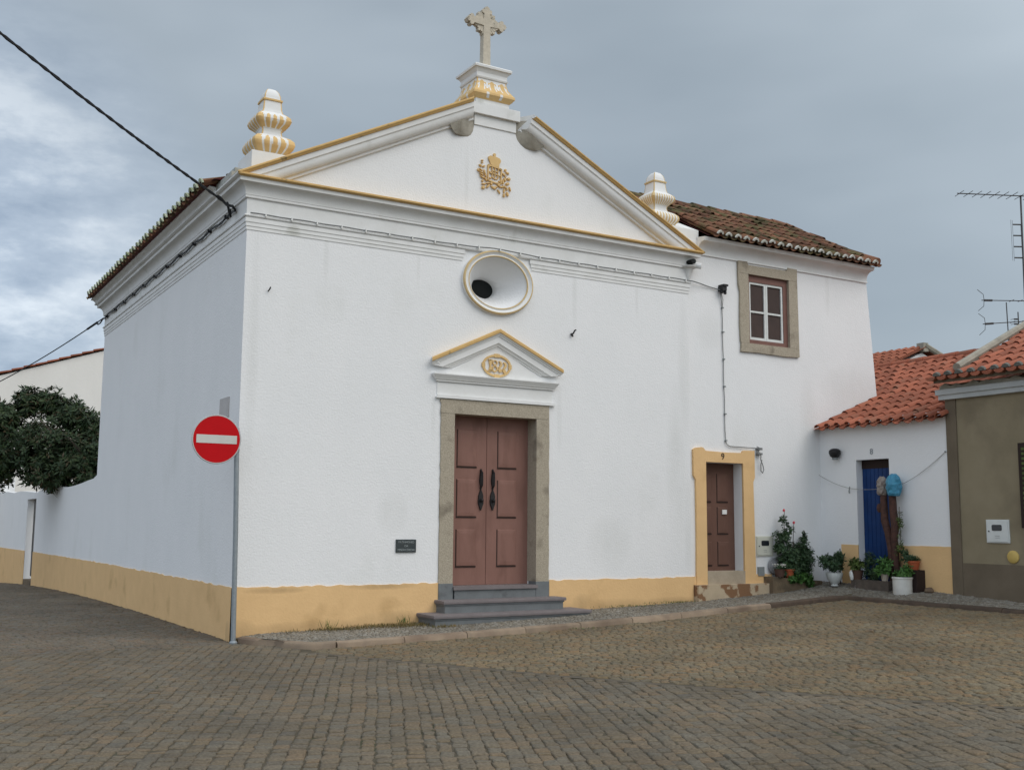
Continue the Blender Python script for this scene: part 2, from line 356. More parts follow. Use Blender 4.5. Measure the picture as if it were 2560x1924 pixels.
def interp(x, tab):
    if x <= tab[0][0]: return tab[0][1]
    for (x0, z0), (x1, z1) in zip(tab, tab[1:]):
        if x <= x1: return z0+(z1-z0)*(x-x0)/(x1-x0)
    return tab[-1][1]
def text_mesh(body, size, depth, spacing=1.0):
    cu = D.curves.new('lettering', 'FONT'); cu.body = body; cu.size = size; cu.extrude = depth; cu.align_x = 'CENTER'; cu.align_y = 'CENTER'; cu.space_line = spacing
    o = D.objects.new('lettering', cu); COL.objects.link(o); dg = bpy.context.evaluated_depsgraph_get()
    me = D.meshes.new_from_object(o.evaluated_get(dg)); D.objects.remove(o); D.curves.remove(cu); return me
def text_part(name, body, size, depth, mat4, mat, parent, spacing=1.0):
    me = text_mesh(body, size, depth, spacing); me.transform(mat4); me.materials.clear(); me.materials.append(mat); me.name = name
    o = D.objects.new(name, me); COL.objects.link(o); o.parent = parent
    o.matrix_parent_inverse = Matrix.Translation(-W(parent)); return o
FR = Matrix(((1, 0, 0, 0), (0, 0, -1, 0), (0, 1, 0, 0), (0, 0, 0, 1)))       # text lying on the facade
SD = Matrix(((0, 0, -1, 0), (-1, 0, 0, 0), (0, 1, 0, 0), (0, 0, 0, 1)))      # text on a wall that faces -x
# ------------------------------------------------------------------ ground
TX = [(-3, 0), (.5, 0.0), (2.2, .036), (4.44, .093), (6.33, .165), (8.24, .258), (10.31, .36), (14, .45), (40, .6)]
def zg(x, y):
    yy = min(max(y-2, 0), 30); return interp(x, TX)-.0009*yy*yy
tx_x = np.array([t[0] for t in TX]); tx_z = np.array([t[1] for t in TX])
def zgv(x, y):
    yy = np.clip(y-2, 0, 30); return np.interp(x, tx_x, tx_z)-.0009*yy*yy
xs = [-400, -120, -40, -20, -12]+[-8+.5*i for i in range(0, 45)]+[18, 24, 40, 120, 400]
ys = [-400, -120, -40, -25]+[-18+.75*i for i in range(0, 68)]+[40, 60, 120, 400]
g = MB(); g.v = [(x, y, zg(x, y)-.0085+random.uniform(-.0045, .0035)) for y in ys for x in xs]
nx = len(xs); g.f = [(j*nx+i, j*nx+i+1, (j+1)*nx+i+1, (j+1)*nx+i) for j in range(len(ys)-1) for i in range(nx-1)]; g.m = [0]*len(g.f)
tag(build('ground', g, m_ground), kind='structure')

def cobbles(name, mat, az, wid, len0, len1, bbox, keep, h=.0, dome=.006, gap=.012, jit=.008, z_of=zgv, warp=0.):
    """real setts laid in rows that run along azimuth az; each one a domed stone of its own size and tilt"""
    d = np.array([math.sin(rad(az)), math.cos(rad(az))]); p = np.array([d[1], -d[0]])
    cs = np.array([(x, y) for x in bbox[:2] for y in bbox[2:]]); u0, u1 = (cs@d).min(), (cs@d).max(); v0, v1 = (cs@p).min(), (cs@p).max()
    U, V, LN, WD = [], [], [], []
    v = v0
    while v < v1:
        w = wid*rng.uniform(.84, 1.2); ln = rng.uniform(len0, len1, int((u1-u0)/len0)+2); e = u0-rng.uniform(0, len1)+np.cumsum(ln)
        e = e[e < u1]; k = len(e); U.append(e-ln[:k]/2); LN.append(ln[:k]); V.append(np.full(k, v+w/2)); WD.append(np.full(k, w)); v += w
    U, V, LN, WD = map(np.concatenate, (U, V, LN, WD))
    if warp:
        V = V+warp*np.sin(U*.9+V*.35)+warp*.5*np.sin(U*2.3+1)
    cx = U*d[0]+V*p[0]; cy = U*d[1]+V*p[1]; k = keep(cx, cy); U, V, LN, WD = U[k], V[k], LN[k], WD[k]; n = len(U)
    gx = np.array([-1, -.72, .72, 1.]); grid = np.array([(a, b) for b in gx for a in gx])       # 4 x 4 top
    a = U[:, None]+grid[None, :, 0]*(LN[:, None]-gap)/2; b = V[:, None]+grid[None, :, 1]*(WD[:, None]-gap)/2
    cj = rng.uniform(-jit, jit, (n, 4, 2)); gu = (grid[:, 0]+1)/2; gv = (grid[:, 1]+1)/2
    wts = np.stack([(1-gu)*(1-gv), gu*(1-gv), (1-gu)*gv, gu*gv], 1)
    off = np.einsum('ik,nkc->nic', wts, cj); a = a+off[..., 0]; b = b+off[..., 1]
    x = a*d[0]+b*p[0]; y = a*d[1]+b*p[1]
    tilt = rng.normal(0, .0022, (n, 3)); edge = (np.abs(grid).max(1) > .9)
    z = z_of(x, y)+h+tilt[:, :1]+tilt[:, 1:2]*grid[None, :, 0]+tilt[:, 2:3]*grid[None, :, 1]-np.where(edge, dome*1.6, 0)[None, :]+rng.normal(0, .0012, (n, 16))
    top = np.stack([x, y, z], -1)
    ring = [0, 1, 2, 3, 7, 11, 15, 14, 13, 12, 8, 4]
    sk = top[:, ring].copy(); sk[..., 2] -= .03
    verts = np.concatenate([top, sk], 1).reshape(-1, 3); m = 28
    f = [(j*4+i, j*4+i+1, (j+1)*4+i+1, (j+1)*4+i) for j in range(3) for i in range(3)]
    f += [(ring[(i+1) % 12], ring[i], 16+i, 16+(i+1) % 12) for i in range(12)]
    F = (np.array(f)[None]+(np.arange(n)*m)[:, None, None]).reshape(-1, 4)
    me = D.meshes.new(name); me.vertices.add(len(verts)); me.vertices.foreach_set('co', verts.ravel())
    me.loops.add(F.size); me.loops.foreach_set('vertex_index', F.ravel().astype(np.int32)); me.polygons.add(len(F))
    me.polygons.foreach_set('loop_start', (np.arange(len(F))*4).astype(np.int32)); me.polygons.foreach_set('use_smooth', np.ones(len(F), bool))
    me.update(calc_edges=True); me.validate(); me.materials.append(mat)
    o = D.objects.new(name, me); COL.objects.link(o); return o
# seam between the street and the square: a smooth grey strip
SEAM = [(.55, -1.75), (1.0, -2.75), (1.35, -3.6), (2.0, -5.0), (2.75, -6.5), (4.2, -8.85), (6.6, -12.6), (9, -16.4)]
sm_y = np.array([p[1] for p in SEAM][::-1]); sm_x = np.array([p[0] for p in SEAM][::-1])
def seam_x(y): return np.interp(y, sm_y, sm_x)
def on_pave(x, y):
    bx = np.interp(y, [-1.45, -.15], [.72, .02]); inA = (x > bx) & (y > -1.46)
    return inA | ((x > 10.22))
o = cobbles('cobbled_street', m_cobA, 24, .114, .09, .17, (-9, 9, -15.5, -.3), lambda x, y: (x < seam_x(y)-.07) & (y < -.35+.02*np.sin(x*3)) & (y > -15) & (x > -9) & ~on_pave(x, y), warp=.012, gap=.007, dome=.0028, jit=.013)
tag(o, kind='structure')
o = cobbles('cobbled_square', m_cobB, 118, .112, .09, .15, (0, 10.4, -15.5, -1.3), lambda x, y: (x > seam_x(y)+.07) & (y > -15) & ~on_pave(x, y), warp=.015, gap=.008, dome=.004, jit=.012)
tag(o, kind='structure')
o = cobbles('cobbled_side_street', m_cobC, 84, .11, .09, .14, (-4.5, 0, -.4, 31), lambda x, y: (y > -.35+.02*np.sin(x*3)) & (x < -.03) & (x > -4.5), warp=.015, dome=.0035, gap=.008, jit=.012)
tag(o, kind='structure')
s = MB(); n = 40; pts = []
for i in range(n+1):
    y = lerp(-1.75, -15, i/n); pts.append((float(seam_x(y)), y))
s.v = [(x+sx*(.062+.016*math.sin(i*2.1)), y+sx*.03, zg(x, y)-.006) for i, (x, y) in enumerate(pts) for sx in (-1, 1)]
s.f = [(2*i, 2*i+2, 2*i+3, 2*i+1) for i in range(n)]; s.m = [0]*n
tag(build('drain_strip', s, m_drain), kind='structure')
# pavement
ZB = [(0, .05), (.38, .085), (2.8, .14), (5.9, .235), (8.1, .30), (9.9, .41), (10.3, .45), (11.3, .59)]
ZB2 = [(-9, .42), (-4.1, .45), (-2.75, .52), (-1.25, .57), (0, .59)]
def zk(x): return interp(x, TX)+.062
def zside(x, y):
    if x <= 10.3: t = min(max(-y/1.35, 0), 1); return lerp(interp(x, ZB), zk(x), t)
    if y < -1.25: t = min(max((11.3-x)/.95, 0), 1); return lerp(interp(y, ZB2), .40, t)
    u, v = (x-10.3)/1., -y/1.25
    return lerp(lerp(.45, .59, u), lerp(.415, .57, u), v)
zsv = np.vectorize(zside)
pv = MB()
for (x0, x1, y0, y1, nxx, nyy) in ((.04, 10.32, -1.36, .02, 60, 8), (10.32, 11.35, -9, .02, 6, 50)):
    b = len(pv.v)
    for j in range(nyy+1):
        for i in range(nxx+1):
            x = lerp(x0, x1, i/nxx); y = lerp(y0, y1, j/nyy)
            if y < -.15 and x < .72: x = max(x, float(np.interp(y, [-1.45, -.15], [.72, .04])))
            pv.v.append((x, y, zside(x, y)-.012))
    for j in range(nyy):
        for i in range(nxx): pv.f.append((b+j*(nxx+1)+i, b+j*(nxx+1)+i+1, b+(j+1)*(nxx+1)+i+1, b+(j+1)*(nxx+1)+i)); pv.m.append(0)
tag(build('pavement', pv, m_pave), kind='structure')
def keep_pave(x, y):
    bx = np.interp(y, [-1.45, -.15], [.80, .12])
    a = (x > bx) & (y > -1.28) & (y < -.01) & (x < 11.25); b = (x > 10.46) & (x < 11.25) & (y <= -1.2) & (y > -9)
    return a | b
o = cobbles('pavement_mosaic', m_mosaic, 93, .055, .045, .075, (0, 11.3, -9, 0), keep_pave, z_of=zsv, dome=.003, gap=.009, jit=.009, warp=.02)
tag(o, kind='structure')
kb = MB()
kpath = [(.10, -.22), (.24, -.62), (.44, -1.02), (.70, -1.33), (.95, -1.40)]+[(1.9+.94*i, -1.40) for i in range(9)]+[(10.05, -1.40), (10.34, -1.42), (10.36, -1.75)]+[(10.37, -2.6-.9*i) for i in range(8)]
brk = [0, 4]+list(range(5, len(kpath)))
dense = []
stones = []
def kerb_stone(pl, mi=0):
    rings = []
    for i, (x, y) in enumerate(pl):
        a = Vector(pl[max(i-1, 0)]+(0,)); c = Vector(pl[min(i+1, len(pl)-1)]+(0,)); t = (c-a).normalized(); nrm = Vector((t.y, -t.x, 0))
        if nrm.dot(Vector((5-x, -10-y, 0))) < 0: nrm = -nrm
        z0 = interp(x, TX) if x < 10.3 else .335; hh = .075+random.uniform(-.004, .004)
        prof = [(-.075, -.12), (-.075, hh-.02), (-.06, hh), (.04, hh), (.066, hh-.016), (.078, hh-.045), (.082, -.12)]
        rings.append([Vector((x, y, z0))+nrm*o2+Vector((0, 0, h2)) for o2, h2 in prof])
    kb.loft(rings, mi, True)
def sampled(p0, p1, k=4): return [(lerp(p0[0], p1[0], i/k), lerp(p0[1], p1[1], i/k)) for i in range(k+1)]
kerb_stone(kpath[0:5])
for i in range(4, len(kpath)-1):
    if 13 <= i <= 15: continue
    p0, p1 = kpath[i], kpath[i+1]; d = (Vector(p1)-Vector(p0)).normalized()*.005
    kerb_stone(sampled((p0[0]+d.x, p0[1]+d.y), (p1[0]-d.x, p1[1]-d.y)), 1 if i > 11 else 0)
kerb_stone(kpath[13:17], 1)
tag(build('kerb', kb, [m_kerb, m_kerbd], sm=True), kind='structure')
# ------------------------------------------------------------------ tiled roofs
def tile_roof(name, mats, parent, O, Ud, Vd, ncol, nrow, pitch, rowl, clip=None, seed=1, cap=None, capname='tile_mortar', capshape='arc', sag=0., under=False):
    r = random.Random(seed); O = Vector(O); Ud = Vector(Ud).normalized(); Vd = Vector(Vd).normalized(); Nn = Ud.cross(Vd)
    if Nn.z < 0: Nn = -Nn
    mb = MB(); cp = MB(); A = [math.pi*k/6 for k in range(7)]; rc = pitch*.31; th = pitch*.06
    for j in range(nrow):
        for i in range(ncol):
            c = O+Ud*(pitch*(i+.5))+Vd*(rowl*j)
            if clip and not clip(c+Vd*rowl*.5): continue
            c = c+Nn*(r.uniform(-.006, .006)+sag*(r.random()-.5))+Ud*r.uniform(-.006, .006)+Vd*r.uniform(-.012, .012)
            tw = r.uniform(-.02, .02)
            lo = [c+Ud*(rc*math.cos(a))+Nn*(rc*.9*math.sin(a)+.014) for a in A]
            li = [c+Ud*((rc-th)*math.cos(a))+Nn*((rc-th)*.9*math.sin(a)+.014) for a in A]
            e = c+Vd*(rowl*1.12)+Ud*tw*rowl
            up = [e+Ud*(rc*.82*math.cos(a))+Nn*(rc*.74*math.sin(a)-.004) for a in A]
            b = len(mb.v); mb.v.extend(tuple(p) for p in li+lo+up)
            for k in range(6):
                mb.f.append((b+k, b+k+1, b+8+k, b+7+k)); mb.f.append((b+7+k, b+8+k, b+15+k, b+14+k)); mb.m += [0, 0]
            if cap and j == 0:
                q = c-Vd*.004
                if capshape == 'arc':
                    oo = [q+Ud*(rc*1.08*math.cos(a))+Nn*(rc*1.02*math.sin(a)+.014) for a in A]; ii = [q+Ud*(rc*.55*math.cos(a))+Nn*(rc*.45*math.sin(a)+.014) for a in A]
                    ob = [p+Vd*.03 for p in oo]
                    mb.add(ii+oo+ob, [(k, k+1, 8+k, 7+k) for k in range(6)]+[(7+k, 8+k, 15+k, 14+k) for k in range(6)], 1)
                else:
                    oo = [q+Ud*(rc*1.02*math.cos(a))+Nn*(rc*.95*math.sin(a)+.014) for a in A]; ob = [p+Vd*.05 for p in oo]
                    mb.add(oo+ob, [tuple(range(7))]+[(k, k+1, 8+k, 7+k) for k in range(6)], 1)
        for i in range(ncol+1):                          # channel tiles between the covers
            c = O+Ud*(pitch*i)+Vd*(rowl*j-.02)
            if clip and not clip(c+Vd*rowl*.5): continue
            c = c+Nn*r.uniform(-.004, .004); rr = pitch*.34
            lo = [c+Ud*(rr*math.cos(a))-Nn*(rr*.62*math.sin(a)-.012) for a in A]; e = Vd*(rowl*1.1)+Nn*-.012
            lt = [p-Nn*.014 for p in lo]
            b = len(mb.v); mb.v.extend(tuple(p) for p in lt+lo+[p+e for p in lo])
            for k in range(6):
                mb.f.append((b+k, b+7+k, b+8+k, b+k+1)); mb.f.append((b+7+k, b+14+k, b+15+k, b+8+k)); mb.m += [0, 0]
    return part(name, mb, [mats, cap] if cap else mats, parent, sm=True)
# ================================================================== CHURCH
CW = 8.05; CD = 10.6
ch = thing('church', 'white church with ochre trim, broken pediment, stone cross and brown double door', 'church', (4, 5, 0))
w = MB(); oc = (4.10, 5.43); orx, orz = .56, .445
dl, dr, dt = 3.355, 4.855, 3.285
def quad(mb, x0, x1, z0, z1, y=0, nx=1):
    mb.add([(x0, y, z0), (x1, y, z0), (x1, y, z1), (x0, y, z1)], [(0, 1, 2, 3)])
quad(w, 0, dl, -1, 4.7); quad(w, dr, CW, -1, 4.7); quad(w, dl, dr, dt, 4.7); quad(w, 0, 3.3, 4.7, 6.3); quad(w, 4.9, CW, 4.7, 6.3)
ns = 48; ell = []; rec = []
for k in range(ns):
    a = 2*math.pi*k/ns; c, s_ = math.cos(a), math.sin(a); ell.append((oc[0]+orx*c, 0, oc[1]+orz*s_))
    t = min(.8/abs(c) if c else 9, (6.3-oc[1])/s_ if s_ > 1e-6 else (4.7-oc[1])/s_ if s_ < -1e-6 else 9)
    rec.append((oc[0]+t*c, 0, oc[1]+t*s_))
w.loft([rec, ell], 0, True, False, False)
for cx_, cz_ in ((3.3, 4.7), (4.9, 4.7), (4.9, 6.3), (3.3, 6.3)):
    a = math.atan2(cz_-oc[1], cx_-oc[0]) % (2*math.pi); k = int(a/(2*math.pi/ns)); w.add([rec[k], (cx_, 0, cz_), rec[(k+1) % ns]], [(0, 1, 2)])
w.add([(0, 0, -1), (0, CD, -1), (.0, CD, 6.6), (.0, 0, 6.3)], [(0, 3, 2, 1)])
w.add([(CW, 0, -1), (CW, CD, -1), (CW, CD, 6.6), (CW, 0, 6.3)], [(0, 1, 2, 3)])
w.add([(0, CD, -1), (CW, CD, -1), (CW, CD, 6.6), (4, CD, 8.1), (0, CD, 6.6)], [(1, 0, 4, 3, 2)])
w.add([(dl, 0, .6), (dl, .27, .6), (dl, .27, dt), (dl, 0, dt), (dr, 0, .6), (dr, .27, .6), (dr, .27, dt), (dr, 0, dt)], [(0, 1, 2, 3), (4, 7, 6, 5), (3, 2, 6, 7)])
part('wall', w, m_white, ch)
pl = MB()
for a, b, sd in ((-.014, 3.13, 1), (5.105, CW+.02, 2)):
    tp = wavy(a, b, int((b-a)*14), .712, .011, sd); pl = MB(); pl.prism([(b, -1), (a, -1)]+tp, front, -.014, .004); part('plinth', pl, m_yellow, ch)
tp = wavy(-.014, 10.9, 70, .715, .013, 3); pl = MB(); pl.prism([(10.9, -1.2), (-.014, -1.2)]+tp, side, -.014, .004); part('plinth', pl, m_yellow, ch)
# entablature
path_ent = [lambda o, h: (.6, CD+o, h), lambda o, h: (-o, CD+o, h), lambda o, h: (-o, -o, h), lambda o, h: (CW+o, -o, h), lambda o, h: (CW+o, .35, h)]
en = MB()
cove = [(.05+.10*(1-math.cos(t)), 6.215+.15*math.sin(t)) for t in [i*math.pi/2/6 for i in range(7)]]
prof = [(.004, 5.93), (.016, 5.935), (.016, 6.165), (.045, 6.172), (.045, 6.205), (.052, 6.212)]+cove+[(.17, 6.37), (.17, 6.428), (.205, 6.432), (.222, 6.445), (.222, 6.466), (.20, 6.478), (0, 6.50)]
mi = [0]*(len(prof)-1)
for k in range(len(prof)-6, len(prof)-1): mi[k] = 1
# the ochre runs only along the front: split the sweep
sweep(en, prof, path_ent[0:3], [0]*(len(prof)-1)); sweep(en, prof, path_ent[2:4], mi); sweep(en, prof, path_ent[3:5], mi)
part('cornice', en, [m_trim, m_yband], ch, sm=True)
bd = MB()
bp = [(-.004, 5.895), (.042, 5.898), (.05, 5.912), (.042, 5.928), (-.004, 5.931)]
sweep(bd, bp, path_ent)
fp = [(.0, 5.712), (.010, 5.714), (.010, 5.762), (.019, 5.765), (.019, 5.82), (.029, 5.823), (.029, 5.894), (0, 5.897)]
sweep(bd, fp, [path_ent[0], path_ent[1], path_ent[2], lambda o, h: (3.44+o*2, -o, h)], caps=(False, True))
sweep(bd, fp, [lambda o, h: (4.76-o*2, -o, h), path_ent[3], path_ent[4]], caps=(True, False))
part('moulding', bd, m_trim, ch, sm=True)
# pediment
pd = MB()
pd.prism([(0, 6.25), (CW, 6.25), (CW, 6.46), (4.7, 8.05), (4.38, 8.02), (3.6, 8.02), (3.3, 8.05), (0, 6.46)], front, .0015, .62)
tym = part('pediment_wall', pd, m_white, ch)
SL = .5035; X0 = -.222; Z0 = 6.466
rp = [(-.62, 0.012), (.20, .012), (.222, -.002), (.222, -.022), (.205, -.036), (.195, -.058), (.17, -.064), (.17, -.145), (.155, -.16)]
rp += [(.05+.10*math.cos(t), -.165-.14*math.sin(t)) for t in [i*math.pi/2/6 for i in range(7)]]
rp += [(.045, -.312), (.045, -.345), (0, -.36), (-.62, -.36)]
rmi = [1]*6+[0]*(len(rp)-6)
rk = MB()
def rake(sgn, xc):
    zl = lambda x: Z0+SL*(x-X0)
    def start(o, h): x = X0+max(0, -h-.02)/SL; x = min(x, X0+.66); return (xc(x), -o, zl(x)+h)
    def end(o, h): 
        q = max(o, 0); x = 3.63-q*.5 if sgn > 0 else CW-(4.44+q*1.1)
        return (xc(x), -o, zl(x)+h)
    sweep(rk, rp, [start, end] if sgn > 0 else [end, start], rmi, True, (True, True))
rake(1, lambda x: x); rake(-1, lambda x: CW-.0-x)
part('raking_cornice', rk, [m_trim, m_yband, m_rough], ch, sm=True)
for pts, sh in (([(3.38, 8.2), (3.64, 8.2), (3.645, 7.98), (3.625, 7.87), (3.585, 7.80), (3.53, 7.762), (3.47, 7.75), (3.43, 7.765), (3.40, 7.80), (3.38, 7.86)], -.30), ([(4.80, 8.2), (4.42, 8.2), (4.415, 7.99), (4.45, 7.89), (4.52, 7.815), (4.60, 7.77), (4.68, 7.757), (4.74, 7.77), (4.78, 7.81), (4.80, 7.86)], .21)):
    cb_ = MB(); n = len(pts); f0 = [(x, .002, z) for x, z in pts]; f1 = [(x+sh, -.195, z+.02-(.0 if z > 8 else .0)) for x, z in pts]
    zt = lambda x: Z0+SL*((x if sh < 0 else CW-x)-X0)
    f0 = [(x, y, min(z, zt(x)-.05)) for x, y, z in f0]; f1 = []
    for x, z in pts:
        z = min(z, zt(x+sh)-.07); h = z-zt(x+sh); o2 = .155 if h > -.17 else max(.05, .155-.75*(-.17-h)); o2 = min(.155, o2); f1.append((x+sh*(.35+.65*o2/.155), -o2, z))
    cb_.loft([f0, f1]); part('corbel', cb_, m_rough, ch, True)
pe = MB()
pe.box(3.64, 4.42, -.02, .7, 7.99, 8.17); pe.box(3.585, 4.465, -.075, .75, 8.17, 8.35)
pz = part('pedestal_base', pe, m_trim, ch)
# flared pedestal, square in plan, with painted leaves
def square_loft(c, prof, nu, paint, bulge=0., relief=None):
    mb = MB(); rings = []
    for (h, z) in prof:
        ring = []
        for sd in range(4):
            for k in range(nu):
                u = k/nu; rl = relief(u, z) if relief else 0
                a = (u*2-1)*h; d = h+bulge*h*(1-(u*2-1)**2)+rl
                x, y = [(a, -d), (d, a), (-a, d), (-d, -a)][sd]; ring.append((c[0]+x, c[1]+y, c[2]+z))
        rings.append(ring)
    n = nu*4
    mb.loft(rings, lambda k, i: paint(k/(len(prof)-1), (i % nu+.5)/nu, (prof[k][1]+prof[k+1][1])/2), True)
    return mb
def densify(p, k):
    o = []
    for a, b in zip(p, p[1:]): o += [(lerp(a[0], b[0], i/k), lerp(a[1], b[1], i/k)) for i in range(k)]
    return o+[p[-1]]
pc = (4.0, .34, 8.335)
pp = densify([(.31, 0), (.31, .13), (.345, .15), (.385, .20), (.38, .24), (.345, .29), (.30, .36), (.278, .44), (.275, .50)], 4)
def leafpaint(v, u, z):
    if z < .125: return 0
    if u < .035 or u > .965: return 1
    if z > .475: return 0
    q = (u*3) % 1; d = abs(q-.5)
    if z < .25: return 0 if (.0 <= q < .07 or q > .93) and .15 < z < .24 else 1
    t = (z-.25)/.235; wd = .47-.16*t+.07*math.sin(t*9) if t < .8 else .30*(1-t)/.2
    if d > wd: return 0
    return 0 if .10 < t < .75 and abs(d-.20-.08*t) < .035 else 1
fl = part('flared_pedestal', square_loft(pc, pp, 30, leafpaint, .0), [m_trim, m_crest], ch, sm=True)
cpz = 8.335
cp = MB(); 
for h0, h1, z0, z1 in ((.29, .30, .50, .525), (.285, .285, .525, .60), (.285, .325, .60, .665), (.345, .35, .665, .70), (.35, .33, .70, .72)):
    cp.loft([[(4+sx*h, .34+sy*h, cpz+z) for sx, sy in ((-1, -1), (1, -1), (1, 1), (-1, 1))] for h, z in ((h0, z0), (h1, z1))])
part('pedestal_cap', cp, m_trim, ch)
# stone cross with trefoil ends and rays
cr = MB(); cx, cy, cz = 4.02, .34, 9.93
def cross_poly():
    w2 = .062; q = []
    def tre(n, t):          # tip of one arm: n along the arm, t across
        return [(n*.0+0, 0)]
    arms = []
    def arm(L0, rot):
        pts = [(L0-.115, -.052), (L0-.10, -.086), (L0-.06, -.096), (L0-.03, -.072), (L0-.045, -.048), (L0-.005, -.046), (L0+.022, 0), (L0-.005, .046), (L0-.045, .048), (L0-.03, .072), (L0-.06, .096), (L0-.10, .086), (L0-.115, .052)]
        c, s_ = math.cos(rad(rot)), math.sin(rad(rot)); return [(x*c-y*s_, x*s_+y*c) for x, y in pts]
    p = arm(.355, 0); p += [(w2, w2-.006)]; p += arm(.265, 90); p += [(-w2, w2-.006)]; p += arm(.355, 180); p += [(-w2, -w2), (-.072, -.86), (.072, -.86), (w2, -w2)]
    return p
cr.prism([(cx+a, cz+b) for a, b in cross_poly()], front, cy-.06, cy+.06)
cs_ = part('stone_cross', cr, m_cstone, ch)
ry = MB()
for qd in range(4):
    for k in range(5):
        a = 90*qd+18+13.5*k; L_ = .205 if k % 2 == 0 else .18; c, s_ = math.cos(rad(a)), math.sin(rad(a)); t = (-s_, c)
        pts = [(cx+c*.05-t[0]*.008, cz+s_*.05-t[1]*.008), (cx+c*L_-t[0]*.026, cz+s_*L_-t[1]*.026), (cx+c*(L_+.022), cz+s_*(L_+.022)), (cx+c*L_+t[0]*.026, cz+s_*L_+t[1]*.026), (cx+c*.05+t[0]*.008, cz+s_*.05+t[1]*.008)]
        ry.prism(pts, front, cy-.035-.004*k, cy+.035+.004*k)
sub('sunburst_rays', ry, m_cstone, cs_)
# finials
FIN = [(.20, .0), (.20, .035), (.235, .06), (.29, .13), (.305, .18), (.295, .23), (.25, .28), (.19, .315), (.155, .335), (.145, .38), (.148, .42), (.175, .445), (.235, .50), (.255, .55), (.245, .60), (.20, .645), (.155, .68), (.142, .73), (.135, .80), (.13, .86), (.146, .867), (.146, .892), (.125, .90), (.12, .95), (.10, 1.01), (.065, 1.06), (.02, 1.085)]
def petal(num):
    def f(v, u, z):
        if u < .05 or u > .95: return 1
        for a, b in ((.04, .29), (.44, .63)):
            if a < z < b:
                q = (u*num) % 1; return 1 if abs(q-.5) < (.36 if num < 7 else .27)*math.sqrt(max(0, 1-((z-a)/(b-a))**3)) else 0
        return 1 if .86 < z < .895 else 0
    return f
def relief(num):
    def f(u, z):
        for a, b in ((.04, .29), (.44, .63)):
            if a < z < b: return .010*abs(math.sin(math.pi*u*num))*math.sin(math.pi*(z-a)/(b-a))
        return 0
    return f
for cxx, num, hh in ((.385, 5, 1), (7.62, 9, 1)):
    fb = MB(); fb.box(cxx-.345, cxx+.345, .03, .70, 6.45, 6.905)
    fo = part('finial', square_loft((cxx, .365, 6.905), densify(FIN, 3), 36, petal(num), .04, relief(num)), [m_trim, m_crest if num < 7 else m_ypale], ch, sm=True)
    sub('finial_base', fb, m_trim, fo)
# roof of the church
so = MB()
sp = [(.17, 6.56), (.285, 6.568), (.355, 6.585), (.355, 6.61), (.0, 6.66)]
so.prism([(-a, b) for a, b in sp], lambda a, b, d: (a, d, b), 1.0, 10.70)
so.prism([(8.05+a, b) for a, b in sp], lambda a, b, d: (a, d, b), 1.0, 10.70)
so.add([(-.3, .75, 6.61), (4.02, .75, 8.19), (8.35, .75, 6.61), (-.3, 10.8, 6.61), (4.02, 10.8, 8.19), (8.35, 10.8, 6.61)], [(0, 1, 4, 3), (1, 2, 5, 4), (0, 2, 1), (3, 4, 5)])
part('eave_soffit', so, m_soffit, ch)
pb = MB(); pb.box(-.19, .40, .22, 1.02, 6.46, 6.60); pb.box(-.14, .40, .22, .62, 6.60, 6.66); part('parapet', pb, m_dirtw, ch)
sc_ = MB(); sq = [(.15, 6.45), (.205, 6.46), (.215, 6.50), (.235, 6.53), (.27, 6.55), (.295, 6.555), (.295, 6.575), (.0, 6.58)]
sweep(sc_, sq, [lambda o, h: (-o, 1.0, h), lambda o, h: (-o, CD+o, h), lambda o, h: (.6, CD+o, h)], caps=(True, True)); part('eave_moulding', sc_, m_trim, ch, True)
vl = Vector((4.45, 0, 1.62)).normalized()
tile_roof('tiled_roof', m_oldtile, ch, (-.385, 1.0, 6.605), (0, 1, 0), vl, 35, 11, .278, .43, cap=m_mossend, seed=3)
tile_roof('tiled_roof', m_oldtile, ch, (8.435, 1.0, 6.605), (0, 1, 0), Vector((-4.45, 0, 1.62)), 35, 11, .278, .43, seed=4)
# oculus
ou = MB()
def ering(rx, rz, y): return [(oc[0]+rx*math.cos(2*math.pi*k/64), y, oc[1]+rz*math.sin(2*math.pi*k/64)) for k in range(64)]
rr = [(.655, .525, 0), (.65, .52, -.055), (.635, .508, -.075), (.615, .49, -.078), (.60, .478, -.064), (.57, .45, -.05), (.555, .437, -.058), (.54, .425, -.06), (.53, .415, -.045), (.525, .41, -.01)]
ou.loft([ering(*q) for q in rr], lambda k, i: 1 if k in (1, 2, 6, 7) else 0, True, False, False)
orr = part('round_window', ou, [m_trim, m_ypale], ch, sm=True)
fu = MB(); fu.loft([ering(.527, .412, -.02), ering(.40, .315, .20), ering(.25, .185, .40), ering(.23, .160, .56)], 0, True, False, False)
sub('splayed_reveal', fu, m_white, orr, True)
gl = MB(); gl.add(ering(.245, .175, .555), [tuple(range(64))]); gl.add(ering(.245, .175, .60), [tuple(range(64))])
sub('pane', gl, m_black, orr)
